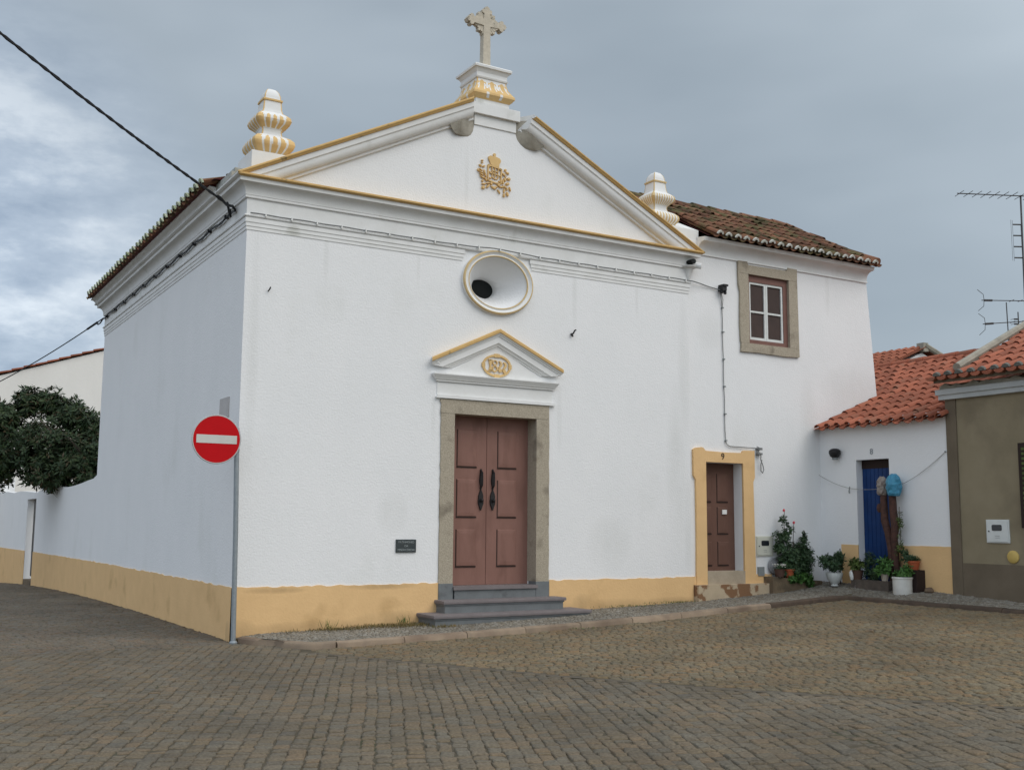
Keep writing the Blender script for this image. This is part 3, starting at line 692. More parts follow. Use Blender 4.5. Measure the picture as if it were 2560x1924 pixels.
# royal crest in relief
def ribbon(mb, pts, ws, y0, y1):
    pts = [Vector(p) for p in pts]; Lf, Rt = [], []
    for i, p in enumerate(pts):
        t = (pts[min(i+1, len(pts)-1)]-pts[max(i-1, 0)]).normalized(); nn = Vector((-t.y, t.x)); wd = ws[i] if isinstance(ws, (list, tuple)) else ws
        Lf.append(p+nn*wd/2); Rt.append(p-nn*wd/2)
    n = len(pts); v = [(q.x, y0, q.y) for q in Lf]+[(q.x, y0, q.y) for q in Rt]+[(q.x, y1, q.y) for q in Lf]+[(q.x, y1, q.y) for q in Rt]; f = []
    for i in range(n-1):
        f += [(i, i+1, n+i+1, n+i), (2*n+i, 2*n+i+1, i+1, i), (n+i, n+i+1, 3*n+i+1, 3*n+i)]
    f += [(0, n, 3*n, 2*n), (n-1, 3*n-1, 4*n-1, 2*n-1)]; mb.add(v, f)
def blob(mb, x, z, a, b, rot, y0, y1, n=12):
    c, s_ = math.cos(rad(rot)), math.sin(rad(rot))
    ring = lambda k, y: [(x+k*(a*math.cos(2*math.pi*i/n)*c-b*math.sin(2*math.pi*i/n)*s_), y, z+k*(a*math.cos(2*math.pi*i/n)*s_+b*math.sin(2*math.pi*i/n)*c)) for i in range(n)]
    mb.loft([ring(1, y1), ring(1, lerp(y0, y1, .4)), ring(.72, y0)], 0, True, False, True)
# source drawing: zoomed crest, px -> metres
def cz_(px, py): return (4.02+(px-720)*.000575, 7.57-(py-195)*.000505)
crs = MB(); yf, yb = -.028, .004
crown = [(560, 490), (520, 400), (520, 345), (580, 300), (655, 320), (690, 300), (672, 250), (690, 205), (740, 205), (758, 250), (742, 310), (790, 320), (880, 345), (918, 400), (918, 455), (870, 540), (860, 640), (740, 640), (610, 600)]
crs.prism([cz_(*p) for p in crown], front, yf, yb)
shield = MB()
sh = [(515, 615), (950, 690), (930, 1185), (690, 1165), (515, 1120)]
for a, b in zip(sh, sh[1:]+sh[:1]): ribbon(shield, [cz_(*a), cz_(*b)], .02, yf, yb)
for a, b in (((735, 660), (735, 1000)), ((640, 780), (840, 810)), ((540, 860), (930, 920)), ((640, 660), (650, 1020)), ((840, 690), (830, 1030)), ((650, 1010), (740, 1045)), ((740, 1045), (830, 1030))): ribbon(shield, [cz_(*a), cz_(*b)], .013, yf+.004, yb)
for x, y in ((560, 660), (580, 840), (590, 1040), (880, 1100), (900, 700), (690, 870)): blob(shield, *cz_(x, y), .016, .016, 0, yf, yb)
wre = MB()
for x, y, a, b, r in ((325, 510, 26, 42, 90), (325, 580, 20, 40, 90), (270, 690, 55, 35, 150), (380, 690, 50, 35, 30), (200, 850, 30, 50, 15), (280, 820, 70, 22, 160), (290, 900, 75, 24, 165), (310, 970, 80, 24, 160), (400, 880, 80, 30, 100), (430, 970, 80, 25, 110), (330, 1060, 90, 25, 155), (440, 1110, 80, 25, 130), (340, 1180, 35, 45, 0), (380, 1270, 80, 30, 10), (370, 1390, 65, 60, 30), (520, 1320, 80, 40, 50), (520, 1220, 70, 28, 20), (620, 1220, 45, 60, 0), (700, 1340, 95, 40, 160), (760, 1310, 80, 25, 10), (870, 1440, 75, 22, 130), (860, 1230, 50, 40, 0),
                      (950, 1270, 90, 28, 5), (1040, 1380, 25, 80, 0), (1040, 1530, 35, 70, 0), (1150, 1470, 40, 80, 25), (1060, 1250, 90, 30, 160), (1140, 1310, 50, 30, 40), (1230, 1290, 20, 85, 20), (1150, 1130, 70, 50, 20), (1000, 1100, 35, 85, 0), (1060, 1010, 60, 40, 120), (1020, 840, 75, 38, 150), (1080, 690, 40, 50, 0), (1150, 770, 60, 38, 160), (1190, 960, 65, 50, 0), (1090, 920, 40, 22, 60)):
    blob(wre, *cz_(x, y), a*.00056, b*.00048, r, yf-.006, yb, 10)
cst = part('crest', shield, m_crest, ch); sub('crown', crs, m_crest, cst); sub('leaf_wreath', wre, m_crest, cst)
# door surround, doors, steps
js = MB()
js.prism([(3.115, 3.283), (5.085, 3.283), (5.085, 3.505), (3.112, 3.50), (3.105, 3.46), (3.125, 3.43)], front, -.026, .25)
part('door_lintel', js, m_stone, ch)
for a, b in ((3.125, dl+.006), (dr-.006, 5.09)):
    js = MB(); n = 26; r = random.Random(int(a*9)); ed = [(a+(r.uniform(-.006, .006) if a < 3.2 else 0), lerp(.70, 3.28, i/n)) for i in range(n+1)]; ee = [(b+(r.uniform(-.006, .006) if b > 5 else 0), lerp(.70, 3.28, i/n)) for i in range(n+1)]
    js.prism(ed+ee[::-1], front, -.022, .25); jo = part('door_jamb', js, m_stone, ch)
    jb = MB(); jb.box(a-.003, b+.003, -.027, .2, .30, .70); sub('jamb_base', jb, m_step, jo)
def door_leaf(mb_l, gr, x0, x1, z0, z1, y, panels):
    mb_l.box(x0, x1, y, y+.05, z0, z1)
    for (a, b, c, d) in panels:
        mb_l.loft([[(a, y, c), (b, y, c), (b, y, d), (a, y, d)], [(a+.008, y-.008, c+.008), (b-.008, y-.008, c+.008), (b-.008, y-.008, d-.008), (a+.008, y-.008, d-.008)], [(a+.06, y-.013, c+.06), (b-.06, y-.013, c+.06), (b-.06, y-.013, d-.06), (a+.06, y-.013, d-.06)]], 0, True, False, True)
        gr.box(a-.014, a, y-.004, y+.01, c-.012, d); gr.box(a-.014, b, y-.010, y+.01, c-.020, c)  # dark strips paint a shadow line left of and below each panel
for x0, x1, pa, pb, kx in ((dl-.0, 4.078, 3.555, 3.90, 3.975), (4.086, dr, 4.29, 4.63, 4.19)):
    lf = MB(); gr = MB()
    door_leaf(lf, gr, x0, x1, .655, 3.30, .25, [(pa, pb, 2.49, 3.07), (pa, pb, 1.71, 2.29), (pa, pb, .945, 1.51)])
    lo = part('door_leaf', lf, m_door, ch); sub('panel_shadow_line', gr, m_dkbrown, lo)
    hk = MB(); y = .235
    hp = [(.006, 0), (.018, .02), (.010, .04), (.022, .08), (.034, .15), (.024, .22), (.012, .27), (.018, .30), (.006, .325)]
    hk.prism([(kx-a*.8, 2.135+b) for a, b in hp]+[(kx+a*.8, 2.135+b) for a, b in hp[::-1]], front, y-.012, y+.015)
    hk.tube([(kx, y-.012, 2.17), (kx, y-.05, 2.20), (kx, y-.055, 2.30), (kx, y-.05, 2.40), (kx, y-.012, 2.43)], .012, 8)
    sub('knocker', hk, m_iron, lo, True)
    kn = MB(); kp = [(.006, 0), (.026, .05), (.052, .10), (.058, .16), (.046, .19), (.052, .22), (.034, .27), (.016, .30), (.006, .325)]
    kn.prism([(kx-a*.82, 1.81+b) for a, b in kp]+[(kx+a*.82, 1.81+b) for a, b in kp[::-1]], front, y-.012, y+.015)
    kn.lathe((kx, y, 1.965), [(.03, 0), (.022, .02), (.03, .045), (.018, .065), (.004, .07)], 12, 0, '-y')
    sub('escutcheon', kn, m_iron, lo, True)
st = MB()
def stepslab(x0, x1, y0, z0, z1, first=False):
    st.box(x0+.035, x1-.035, y0+.035, .02, z0, z1-.05, 0); st.box(x0+.02, x1-.02, y0+.022, .02, z1-.075, z1-.05, 0)
    pr = [(0, -.05), (.028, -.05), (.034, -.025), (.028, -.004), (.014, 0)]
    P = [lambda o, h: (x0+.03-o, .03, z1+h), lambda o, h: (x0+.03-o, y0+.03-o, z1+h), lambda o, h: (x1-.03+o, y0+.03-o, z1+h), lambda o, h: (x1-.03+o, .03, z1+h)]
    sweep(st, pr, P, 1); st.add([(x0+.015, .03, z1), (x0+.015, y0+.015, z1), (x1-.015, y0+.015, z1), (x1-.015, .03, z1)], [(0, 1, 2, 3)], 1)
stepslab(2.77, 5.52, -.60, .0, .283); stepslab(3.06, 5.22, -.33, .25, .465)
st.box(3.39, 4.835, -.035, .24, .40, .60, 0); st.box(3.36, 4.865, -.065, .25, .60, .652, 1)
part('steps', st, [m_step, m_tread], ch, sm=True)
# pediment over the door
dp = MB()
dp.prism([(3.05, 3.56), (5.14, 3.56), (5.14, 3.80), (4.10, 4.42), (3.05, 3.80)], front, -.012, .01)
dp.prism([(3.03, 3.51), (5.19, 3.51), (5.19, 3.535), (5.17, 3.553), (3.05, 3.553), (3.03, 3.535)], front, -.05, .01)
bp_ = [(.012, 3.765), (.03, 3.768), (.03, 3.79), (.045, 3.795), (.06, 3.82), (.085, 3.855), (.095, 3.868), (.095, 3.885), (.0, 3.90)]
sweep(dp, bp_, [lambda o, h: (3.05-o, .01, h), lambda o, h: (3.05-o, -o-.01, h), lambda o, h: (5.14+o, -o-.01, h), lambda o, h: (5.14+o, .01, h)])
rp2 = [(-.02, .012), (.125, .012), (.132, -.004), (.132, -.042), (.12, -.052), (.10, -.075), (.085, -.088), (.085, -.10), (.07, -.104), (.07, -.205), (.05, -.222), (.035, -.255), (.018, -.262), (.018, -.285), (-.02, -.30)]
rm2 = [1]*4+[0]*(len(rp2)-4)
sl2 = .465; xl, xr, xm, zm = 2.90, 5.30, 4.10, 4.655
zr = lambda x: zm-sl2*abs(x-xm)
def r_end(sx):
    def f(o, h):
        e = xl if sx < 0 else xr; x = e-(o-.132)*sx*-1 if False else e
        x = e+(-sx)*max(0, (-h-.11))/sl2 if h < -.11 else e+(-sx)*(.132-o)*.5
        return (x, -o, max(zr(x)+h, 3.885 if h < -.11 else -9))
    return f
sweep(dp, rp2, [r_end(-1), lambda o, h: (xm, -o, zm+h), r_end(1)], rm2, False, (True, True))
dpo = part('door_pediment', dp, [m_trim, m_yband], ch)
em = MB(); ex, ez = 4.095, 4.085
for k in range(32):
    a0, a1 = 2*math.pi*k/32, 2*math.pi*(k+1)/32
    ribbon(em, [(ex+.245*math.cos(a0), ez+.165*math.sin(a0)), (ex+.245*math.cos(a1), ez+.165*math.sin(a1))], .034 if k % 8 not in (0, 7) else .058, -.034, -.01)
def q_(px, py): return (ex+(px-1030)*.000365, ez-(py-840)*.00032)
ribbon(em, [q_(620, 575), q_(810, 575)], .02, -.036, -.01); ribbon(em, [q_(715, 575), q_(700, 700), q_(710, 850), q_(715, 1000), q_(705, 1110)], [.045, .05, .022, .05, .045], -.036, -.01); ribbon(em, [q_(590, 1120), q_(790, 1095)], .02, -.036, -.01)
e8 = [q_(930+110*math.sin(2*math.pi*k/16), 690-110*math.cos(2*math.pi*k/16)) for k in range(17)]; ribbon(em, e8, .016, -.036, -.01)
e8 = [q_(930+115*math.sin(2*math.pi*k/16), 990-140*math.cos(2*math.pi*k/16)) for k in range(17)]; ribbon(em, e8, .018, -.036, -.01)
for dx, dy in ((0, 0), (225, 40)):
    ribbon(em, [q_(1130+dx, 600+dy), q_(1210+dx, 640+dy), q_(1255+dx, 730+dy), q_(1220+dx, 840+dy), q_(1130+dx, 930+dy), q_(1095+dx, 960+dy)], [.012, .03, .04, .034, .018, .012], -.036, -.01)
    ribbon(em, [q_(1085+dx, 960+dy), q_(1150+dx, 1000+dy), q_(1210+dx, 1090+dy), q_(1270+dx, 1110+dy)], [.02, .05, .056, .014], -.036, -.01)
sub('date_medallion', em, m_crest, dpo)
sp_ = MB()
sp_.loft([[(8.04+dx*k, -.01-dy*k, z) for dx, dy in arc(0, 0, 1, 0, 180, 10)] for k, z in ((.02, 5.96), (.05, 6.02), (.07, 6.10), (.09, 6.16), (.16, 6.185), (.17, 6.205))], 0, False)
sp_.tube([(8.06, -.06, 6.235), (8.20, -.20, 6.20)], .055, 10, 0)
part('rain_spout', sp_, [m_trim], ch, sm=True)
dh = MB(); dh.add([(8.02+.055*math.cos(a), -.205, 6.27+.045*math.sin(a)) for a in [k*math.pi/5 for k in range(10)]]+[(8.02+.055*math.cos(a), -.06, 6.27+.045*math.sin(a)) for a in [k*math.pi/5 for k in range(10)]], [tuple(range(10))]+[(k, (k+1) % 10, 10+(k+1) % 10, 10+k) for k in range(10)])
part('drain_hole', dh, m_black, ch)
pt = MB(); pt.box(-.016, .004, .50, .955, 3.09, 3.375); part('bare_patch', pt, m_peach, ch)
# plaque
pq = thing('plaque', 'small dark slate plaque with pale lettering on the church wall left of the double door', 'plaque', (2.575, -.01, 1.17))
b = MB(); b.box(2.414, 2.738, -.022, .004, 1.17, 1.36); part('slab', b, m_plaque, pq)
text_part('lettering', 'PATRIMÓNIO\nDA\nMISERICÓRDIA', .042, .002, Matrix.Translation((2.576, -.024, 1.262)) @ FR, m_letter, pq, 1.35)
# hook, nails
hk = MB(); hk.tube([(5.53, .01, 4.74), (5.53, -.06, 4.74), (5.545, -.09, 4.79), (5.575, -.07, 4.80)], .014, 6); hk.tube([(5.53, 0, 4.735), (5.53, -.05, 4.70)], .016, 6)
tag(build('wall_hook', hk, m_iron), 'small black iron hook on the church facade right of the door pediment', 'hook', 'hooks on the church facade')
hk = MB(); hk.tube([(.345, .01, 4.86), (.345, -.05, 4.87), (.36, -.06, 4.91)], .010, 6)
tag(build('wall_hook', hk, m_iron), 'tiny dark hook high on the church facade near its left corner', 'hook', 'hooks on the church facade')
# ================================================================== HOUSE No. 9
h9 = thing('white_house', 'two-storey white house joined to the church, with stone-framed window and ochre-framed door 9', 'house', (10.5, 2, .4))
HY = .03
w = MB(); wx0, wx1, wz0, wz1 = 9.49, 10.53, 4.955, 6.26; ox0, ox1, oz0, oz1 = 8.40, 9.275, .80, 2.72
def q9(x0, x1, z0, z1):
    bx = lambda x, z: x if x < 12.5 else 12.93-(z-4)*.085
    w.add([(bx(x0, z0), HY, z0), (bx(x1, z0), HY, z0), (bx(x1, z1), HY, z1), (bx(x0, z1), HY, z1)], [(0, 1, 2, 3)])
q9(8.0, ox0, -1, 3.5); q9(ox1, 13, -1, 3.5); q9(ox0, ox1, -1, oz0); q9(ox0, ox1, oz1, 3.5)
q9(8.0, wx0, 3.5, 6.75); q9(wx1, 13, 3.5, 6.75); q9(wx0, wx1, 3.5, wz0); q9(wx0, wx1, wz1, 6.75)
R9 = lambda z: 12.93-(z-4)*.085
w.add([(R9(-1), HY, -1), (R9(-1), 4.2, -1), (R9(6.75), 4.2, 6.75), (R9(6.75), HY, 6.75)], [(0, 1, 2, 3)])
w.add([(8, 4.2, -1), (R9(-1), 4.2, -1), (R9(6.75), 4.2, 6.75), (8, 4.2, 6.75)], [(3, 2, 1, 0)])
part('wall', w, m_white, h9)
rv = MB(); rv.add([(ox1, HY, oz0), (ox1, .25, oz0), (ox1, .25, oz1), (ox1, HY, oz1)], [(0, 3, 2, 1)]); rv.add([(ox0, HY, oz0), (ox0, .25, oz0), (ox0, .25, oz1), (ox0, HY, oz1)], [(0, 1, 2, 3)]); rv.add([(ox0, HY, oz1), (ox0, .25, oz1), (ox1, .25, oz1), (ox1, HY, oz1)], [(0, 1, 2, 3)])
part('door_reveal', rv, m_white, h9)
ds = MB()
ol = [(8.11, 2.93), (8.17, 2.962), (8.30, 2.978), (8.345, 2.97), (8.395, 2.918), (8.85, 2.905), (9.26, 2.91), (9.285, 2.955), (9.56, 2.962), (9.555, 2.47), (9.515, 2.39), (9.53, 1.4), (9.545, .50), (9.275, .50), (9.275, 2.72), (8.40, 2.72), (8.40, .50), (8.155, .50), (8.17, 1.5), (8.165, 2.40), (8.115, 2.47)]
ds.prism(ol, front, -.012, HY+.002)
d9s = part('door_surround', ds, m_yellow, h9)
pl = MB(); tp = wavy(9.545, 9.95, 5, .735, .006, 9); pl.prism([(9.95, -1), (9.545, -1)]+tp, front, .012, HY+.002); part('plinth', pl, m_yellow, h9); pl = MB(); tp = wavy(CW+.02, 8.156, 3, .715, .005, 5); pl.prism([(8.156, -1), (CW+.02, -1)]+tp, front, .0, HY+.002)
part('plinth', pl, m_yellow, h9)
th = MB(); th.box(8.40, 9.275, -.016, .26, .45, .80); part('threshold', th, m_sill, h9)
sp9 = MB(); sp9.box(8.09, 9.80, -.13, .02, .2, .575); part('doorstep', sp9, m_stepc, h9)
lf = MB(); gr = MB(); door_leaf(lf, gr, ox0, ox1, .79, 2.73, .25, [(8.46, 8.725, 2.03, 2.53), (8.875, 9.12, 2.03, 2.53), (8.46, 8.725, 1.46, 1.93), (8.875, 9.12, 1.46, 1.93), (8.46, 8.725, .90, 1.31), (8.875, 9.12, .90, 1.31)])
d9 = part('door_leaf', lf, m_door9, h9); sub('panel_shadow_line', gr, m_dkbrown, d9)
nb = MB(); nb.box(8.965, 9.07, .215, .23, 1.805, 1.885); sub('paper_note', nb, m_tie, d9)
text_part('house_number', '9', .16, .004, Matrix.Translation((8.79, -.016, 2.825)) @ FR, m_num, h9)
ws = MB()
ws.prism([(9.245, 6.26), (9.245, 6.485), (9.475, 6.49), (9.50, 6.43), (10.49, 6.44), (10.51, 6.505), (10.75, 6.50), (10.745, 6.26)], front, -.014, .12); part('window_lintel', ws, m_stone, h9); ws = MB()
ws.prism([(9.285, 4.955), (9.27, 5.3), (9.285, 5.9), (9.25, 6.05), (9.245, 6.257), (9.495, 6.257), (9.495, 4.955)], front, -.012, .12); part('window_jamb', ws, m_stone, h9); ws = MB()
ws.prism([(10.525, 4.955), (10.525, 6.257), (10.747, 6.257), (10.755, 5.6), (10.76, 4.955)], front, -.012, .12); part('window_jamb', ws, m_stone, h9); ws = MB()
ws.prism([(9.285, 4.78), (9.30, 4.952), (10.76, 4.952), (10.765, 4.79), (10.4, 4.775), (9.7, 4.79)], front, -.013, .12)
part('window_sill', ws, m_stone, h9)
wf = MB()
for a in ((9.495, 9.56, 4.955, 6.257), (10.42, 10.525, 4.955, 6.257)): wf.box(a[0], a[1], .045, .14, a[2], a[3])
wf.box(9.56, 10.42, .045, .14, 6.135, 6.257); wf.box(9.56, 10.42, .045, .14, 4.955, 5.035)
win = part('window_frame', wf, m_wframe, h9)
for a, b in ((9.56, 9.985), (9.99, 10.42)):
    sh_ = MB(); t = .042
    sh_.box(a, a+t, .06, .10, 5.035, 6.135); sh_.box(b-t, b, .06, .10, 5.035, 6.135); sh_.box(a+t, b-t, .06, .10, 6.135-t, 6.135); sh_.box(a+t, b-t, .06, .10, 5.035, 5.035+t+.01); sh_.box(a+t, b-t, .065, .095, 5.555, 5.59)
    sub('sash', sh_, m_wood_w, win)
pn = MB(); pn.box(9.57, 10.41, .085, .092, 5.04, 6.13); sub('pane', pn, m_shut, win)
cn = MB()
cpf = [(-.01, 6.47), (.03, 6.475), (.03, 6.50), (.016, 6.505), (.02, 6.53)]+[(.02+.16*(1-math.cos(t)), 6.53+.17*math.sin(t)) for t in [i*math.pi/2/6 for i in range(7)]]+[(.20, 6.705), (.22, 6.77), (.0, 6.80)]
sweep(cn, cpf, [lambda o, h: (8.3, HY-o, h), lambda o, h: (R9(h)+o*.15, HY-o, h), lambda o, h: (R9(h)+o*.15, 4.2, h)], caps=(True, False))
part('cornice', cn, m_trim, h9, sm=True)
rb = MB(); rb.add([(8.36, -.2, 6.795), (12.68, -.2, 6.795), (12.47, 2.0, 8.06), (7.6, 2.0, 8.06), (7.6, .55, 7.23), (8.36, .55, 7.23), (7.6, 4.3, 6.8), (12.68, 4.3, 6.8)], [(0, 1, 2, 3, 4, 5), (3, 2, 7, 6), (1, 7, 2)])
rb9 = part('roof_deck', rb, m_soffit, h9)
ub = MB(); ub.prism([(.04, 6.3), (.04, 6.93), (.5, 7.16), (2.0, 7.95), (2.0, 6.3)], side, 7.7, 8.345); part('roof_upstand', ub, m_trim, h9)
v9 = Vector((0, 2.27, 1.30))
tile_roof('tiled_roof', m_oldtile, h9, (7.608, -.30, 6.80), (1, 0, 0), v9, 25, 7, .213, .385, clip=lambda c: c.x < 12.80-(c.y+.3)*.12 and (c.x > 8.36 or c.y > .55), seed=5, cap=m_tend, sag=.02)
tile_roof('tiled_roof', m_oldtile, h9, (8.46, 4.40, 6.80), (1, 0, 0), Vector((0, -2.40, 1.30)), 21, 7, .213, .385, clip=lambda c: c.x < 12.80-(4.4-c.y)*.12, seed=6)
rg = MB(); r = random.Random(3)
for i in range(11):
    x = 7.61+i*.445; rg.tube([(x, 2.0, 8.09+r.uniform(-.01, .015)), (x+.47, 2.0, 8.085+r.uniform(-.01, .01))], [.10, .085], 10)
for i in range(6):
    t = i/6; t2 = (i+1.1)/6; P = lambda t: (lerp(12.48, 12.74, t), lerp(2.0, -.22, t), lerp(8.09, 6.87, t)-.05*math.sin(math.pi*t))
    rg.tube([P(t), P(t2)], [.085, .095], 10)
part('ridge_tiles', rg, m_oldtile, h9, sm=True)
# ================================================================== HOUSE No. 8
h8 = thing('low_house', 'low white house with blue door 8, ochre plinth and terracotta tiled roof', 'house', (12.5, -1.5, .5))
X8 = 11.28; dy0, dy1, dz0, dz1 = -1.59, -.84, .60, 2.815
w = MB()
def q8(y0, y1, z0, z1): w.add([(X8, y0, z0), (X8, y1, z0), (X8, y1, z1), (X8, y0, z1)], [(0, 3, 2, 1)])
q8(-2.86, dy0, -.5, 3.56); q8(dy1, HY+.01, -.5, 3.56); q8(dy0, dy1, dz1, 3.56); q8(dy0, dy1, -.5, dz0)
w.add([(X8, dy1, dz0), (X8+.17, dy1, dz0), (X8+.17, dy1, dz1), (X8, dy1, dz1), (X8, dy0, dz0), (X8+.17, dy0, dz0), (X8+.17, dy0, dz1), (X8, dy0, dz1)], [(0, 1, 2, 3), (4, 7, 6, 5), (3, 2, 6, 7)])
w.add([(X8, -2.86, 3.5), (15.5, -2.86, 5.1), (15.5, -2.86, -.5), (X8, -2.86, -.5)], [(0, 1, 2, 3)])
w.add([(X8, 3.1, 3.5), (15.5, 3.1, 5.1), (19.6, 3.1, 3.5), (19.6, 3.1, -.5), (X8+1.7, 3.1, -.5)], [(0, 1, 2, 3, 4)])
part('wall', w, m_white, h8)
pl = MB(); pl.prism([(-2.86, -.5)]+[(dy0, -.5)]+wavy(dy0, -2.86, 14, 1.28, .005, 12), side, X8-.013, X8+.004); part('plinth', pl, m_yellow, h8); pl = MB(); pl.prism([(dy1, -.5), (-.44, -.5), (-.44, 1.275), (dy1, 1.27)], side, X8-.013, X8+.004)
part('plinth', pl, m_yellow, h8)
db = MB(); 
for i in range(8):
    a = lerp(dy0, dy1, i/8); b = lerp(dy0, dy1, (i+1)/8); db.box(X8+.158, X8+.20, a+.004, b-.004, dz0, dz1-.16)
db.box(X8+.165, X8+.2, dy0, dy1, dz0, dz1-.15); dd = part('door_leaf', db, m_blue, h8)
tb = MB(); tb.box(X8+.15, X8+.2, dy0, dy1, dz1-.16, dz1); sub('transom', tb, m_dkbrown, dd)
text_part('house_number', '8', .15, .004, Matrix.Translation((X8-.006, -1.21, 2.95)) @ SD, m_pole, h8)
v8_ = Vector((4.45, 0, 1.78))
rd = MB(); rd.add([(11.12, -2.86, 3.43), (15.52, -2.86, 5.18), (15.52, 3.2, 5.18), (11.12, 3.2, 3.43)], [(0, 1, 2, 3)]); rd.add([(15.52, -2.86, 5.18), (19.8, -2.86, 3.43), (19.8, 3.2, 3.43), (15.52, 3.2, 5.18)], [(0, 1, 2, 3)])
part('roof_deck', rd, m_tiledim, h8)
tile_roof('tiled_roof', m_tile, h8, (11.06, -2.955, 3.44), (0, 1, 0), v8_, 25, 12, .245, .40, clip=lambda c: -2.84 < c.y < -.10 or (c.x > 12.75 and c.y > -.2), seed=8)
rg = MB()
for i in range(15):
    y = -2.9+i*.42; rg.tube([(15.5, y, 5.215), (15.5, y+.46, 5.225)], [.125, .10], 10)
part('ridge_tiles', rg, m_tile, h8, sm=True)
# ================================================================== GREY HOUSE
gh = thing('grey_house', 'grey-brown rendered house with pale cornice and terracotta roof at the right edge', 'house', (12.5, -6, .45))
XG = 11.245
w = MB(); w.box(XG+.02, 16, -9.5, -2.84, -.5, 4.0); part('wall', w, m_grey, gh)
p_ = MB(); p_.box(XG, XG+.3, -3.04, -2.838, -.5, 3.74); part('pilaster', p_, m_greydk, gh); p_ = MB(); p_.box(XG+.006, XG+.3, -9.5, -3.042, -.5, 1.02); part('plinth', p_, m_greydk, gh)
cgp = [(0, 3.735), (.05, 3.74), (.05, 3.815), (.085, 3.822), (.085, 3.905), (.09, 3.91), (.02, 3.925)]
cg = MB(); sweep(cg, cgp, [lambda o, h: (XG+.3, -2.80+o, h), lambda o, h: (XG-o, -2.80+o, h), lambda o, h: (XG-o, -9.5, h)]); part('cornice', cg, m_gcorn, gh)
mo = MB(); r = random.Random(8); n = 60; top = [(lerp(-2.78, -9.4, i/n), 3.98+r.uniform(-.03, .04)) for i in range(n+1)]
mo.prism([(-9.4, 3.90), (-2.78, 3.90)]+top, side, XG-.05, XG+.3); part('cornice_mortar', mo, m_verge, gh)
vg = Vector((4, 0, 1.6)).normalized()
rd = MB(); rd.add([(11.0, -9.5, 4.06), (11.0, -2.82, 4.06), (15.0, -2.82, 5.66), (15.0, -9.5, 5.66), (11.0, -9.5, 4.00), (11.0, -2.82, 4.0), (15, -2.82, 5.60), (15, -9.5, 5.6)], [(0, 1, 2, 3), (4, 7, 6, 5), (0, 4, 5, 1), (1, 5, 6, 2)]); part('roof_deck', rd, m_greydk, gh)
tile_roof('tiled_roof', m_tile, gh, (10.93, -9.5, 4.10), (0, 1, 0), vg, 31, 9, .215, .42, clip=lambda c: c.y < -2.78 and (c.x < 11.25 or c.y < -3.25+(c.x-11.0)*.17), seed=9, cap=m_gmortar, capshape='disc')
ut = MB(); A = [math.pi*k/6 for k in range(7)]
for i in range(32):
    y = -9.5+.215*i; c = Vector((10.90, y, 4.095)); lo = [c+Vector((0, .095*math.cos(a), -.062*math.sin(a))) for a in A]; ln = Vector((.5, 0, .05))
    ut.add(lo+[p+ln for p in lo]+[p+Vector((0, 0, .014)) for p in lo], [(k, 7+k, 8+k, k+1) for k in range(6)]+[tuple(range(7))])
part('under_tiles', ut, m_tile, gh, sm=True)
ve = MB(); ve.tube([(11.02, -3.27, 4.235), (13.5, -2.84, 5.24), (15, -2.6, 5.84)], .07, 8); part('verge', ve, m_verge, gh, sm=True)
gw = MB(); gw.box(XG-.03, XG+.1, -5.25, -4.17, 1.60, 2.93); gwo = part('window_frame', gw, m_dkbrown, gh)
gs = MB()
for i in range(16): gs.box(XG-.045, XG+.02, -5.2, -4.235, 1.66+i*.077, 1.70+i*.077)
sub('lattice', gs, m_leafy, gwo)
# ================================================================== GARDEN WALL
gwl = thing('garden_wall', 'low white garden wall with ochre base and narrow gateway behind the church', 'wall', (.2, 20, -.3))
r = random.Random(5)
top = [(10.6, 2.60), (11.0, 2.53), (11.8, 2.50), (12.6, 2.46), (13.4, 2.44), (14.4, 2.42), (15.4, 2.47), (16.4, 2.58), (17.3, 2.63), (18.3, 2.60), (19.2, 2.48), (20.25, 2.42)]
w = MB(); w.prism([(20.25, -1.5), (10.6, -1.5)]+[(a, b+r.uniform(-.015, .015)) for a, b in top], side, 0.0, .35)
w.prism([(22.2, 2.24), (20.25, 2.24), (20.25, 2.42), (21.2, 2.45), (22.2, 2.48)], side, 0.002, .35)
w.prism([(30.5, -1.5), (22.2, -1.5), (22.2, 2.48), (24, 2.54), (26, 2.52), (28, 2.60), (30.5, 2.62)], side, 0.0, .35)
part('wall', w, m_white, gwl)
pl = MB(); pl.prism([(20.25, -1.5), (10.9, -1.5)]+[(a, lerp(.715, .675, (a-10.9)/9.35)+r.uniform(-.008, .008)) for a in [10.9+i*9.35/50 for i in range(51)]], side, -.014, .004); part('plinth', pl, m_yellow, gwl); pl = MB(); pl.prism([(30.5, -1.5), (22.2, -1.5), (22.2, .66), (26, .63), (30.5, .60)], side, -.014, .004)
part('plinth', pl, m_yellow, gwl)
gd = MB(); gd.box(.15, .20, 20.25, 21.9, -.1, 2.24); part('gate', gd, m_iron, gwl)
gs_ = MB(); gs_.box(.0, .3, 20.26, 22.19, -.9, -.20); part('gate_sill', gs_, m_conc, gwl)
nw = MB(); nw.box(-.05, .5, 30.5, 38, -1.5, 3.15); tag(build('white_wall', nw, m_white), 'taller white wall at the far left end beyond the garden wall', 'wall')
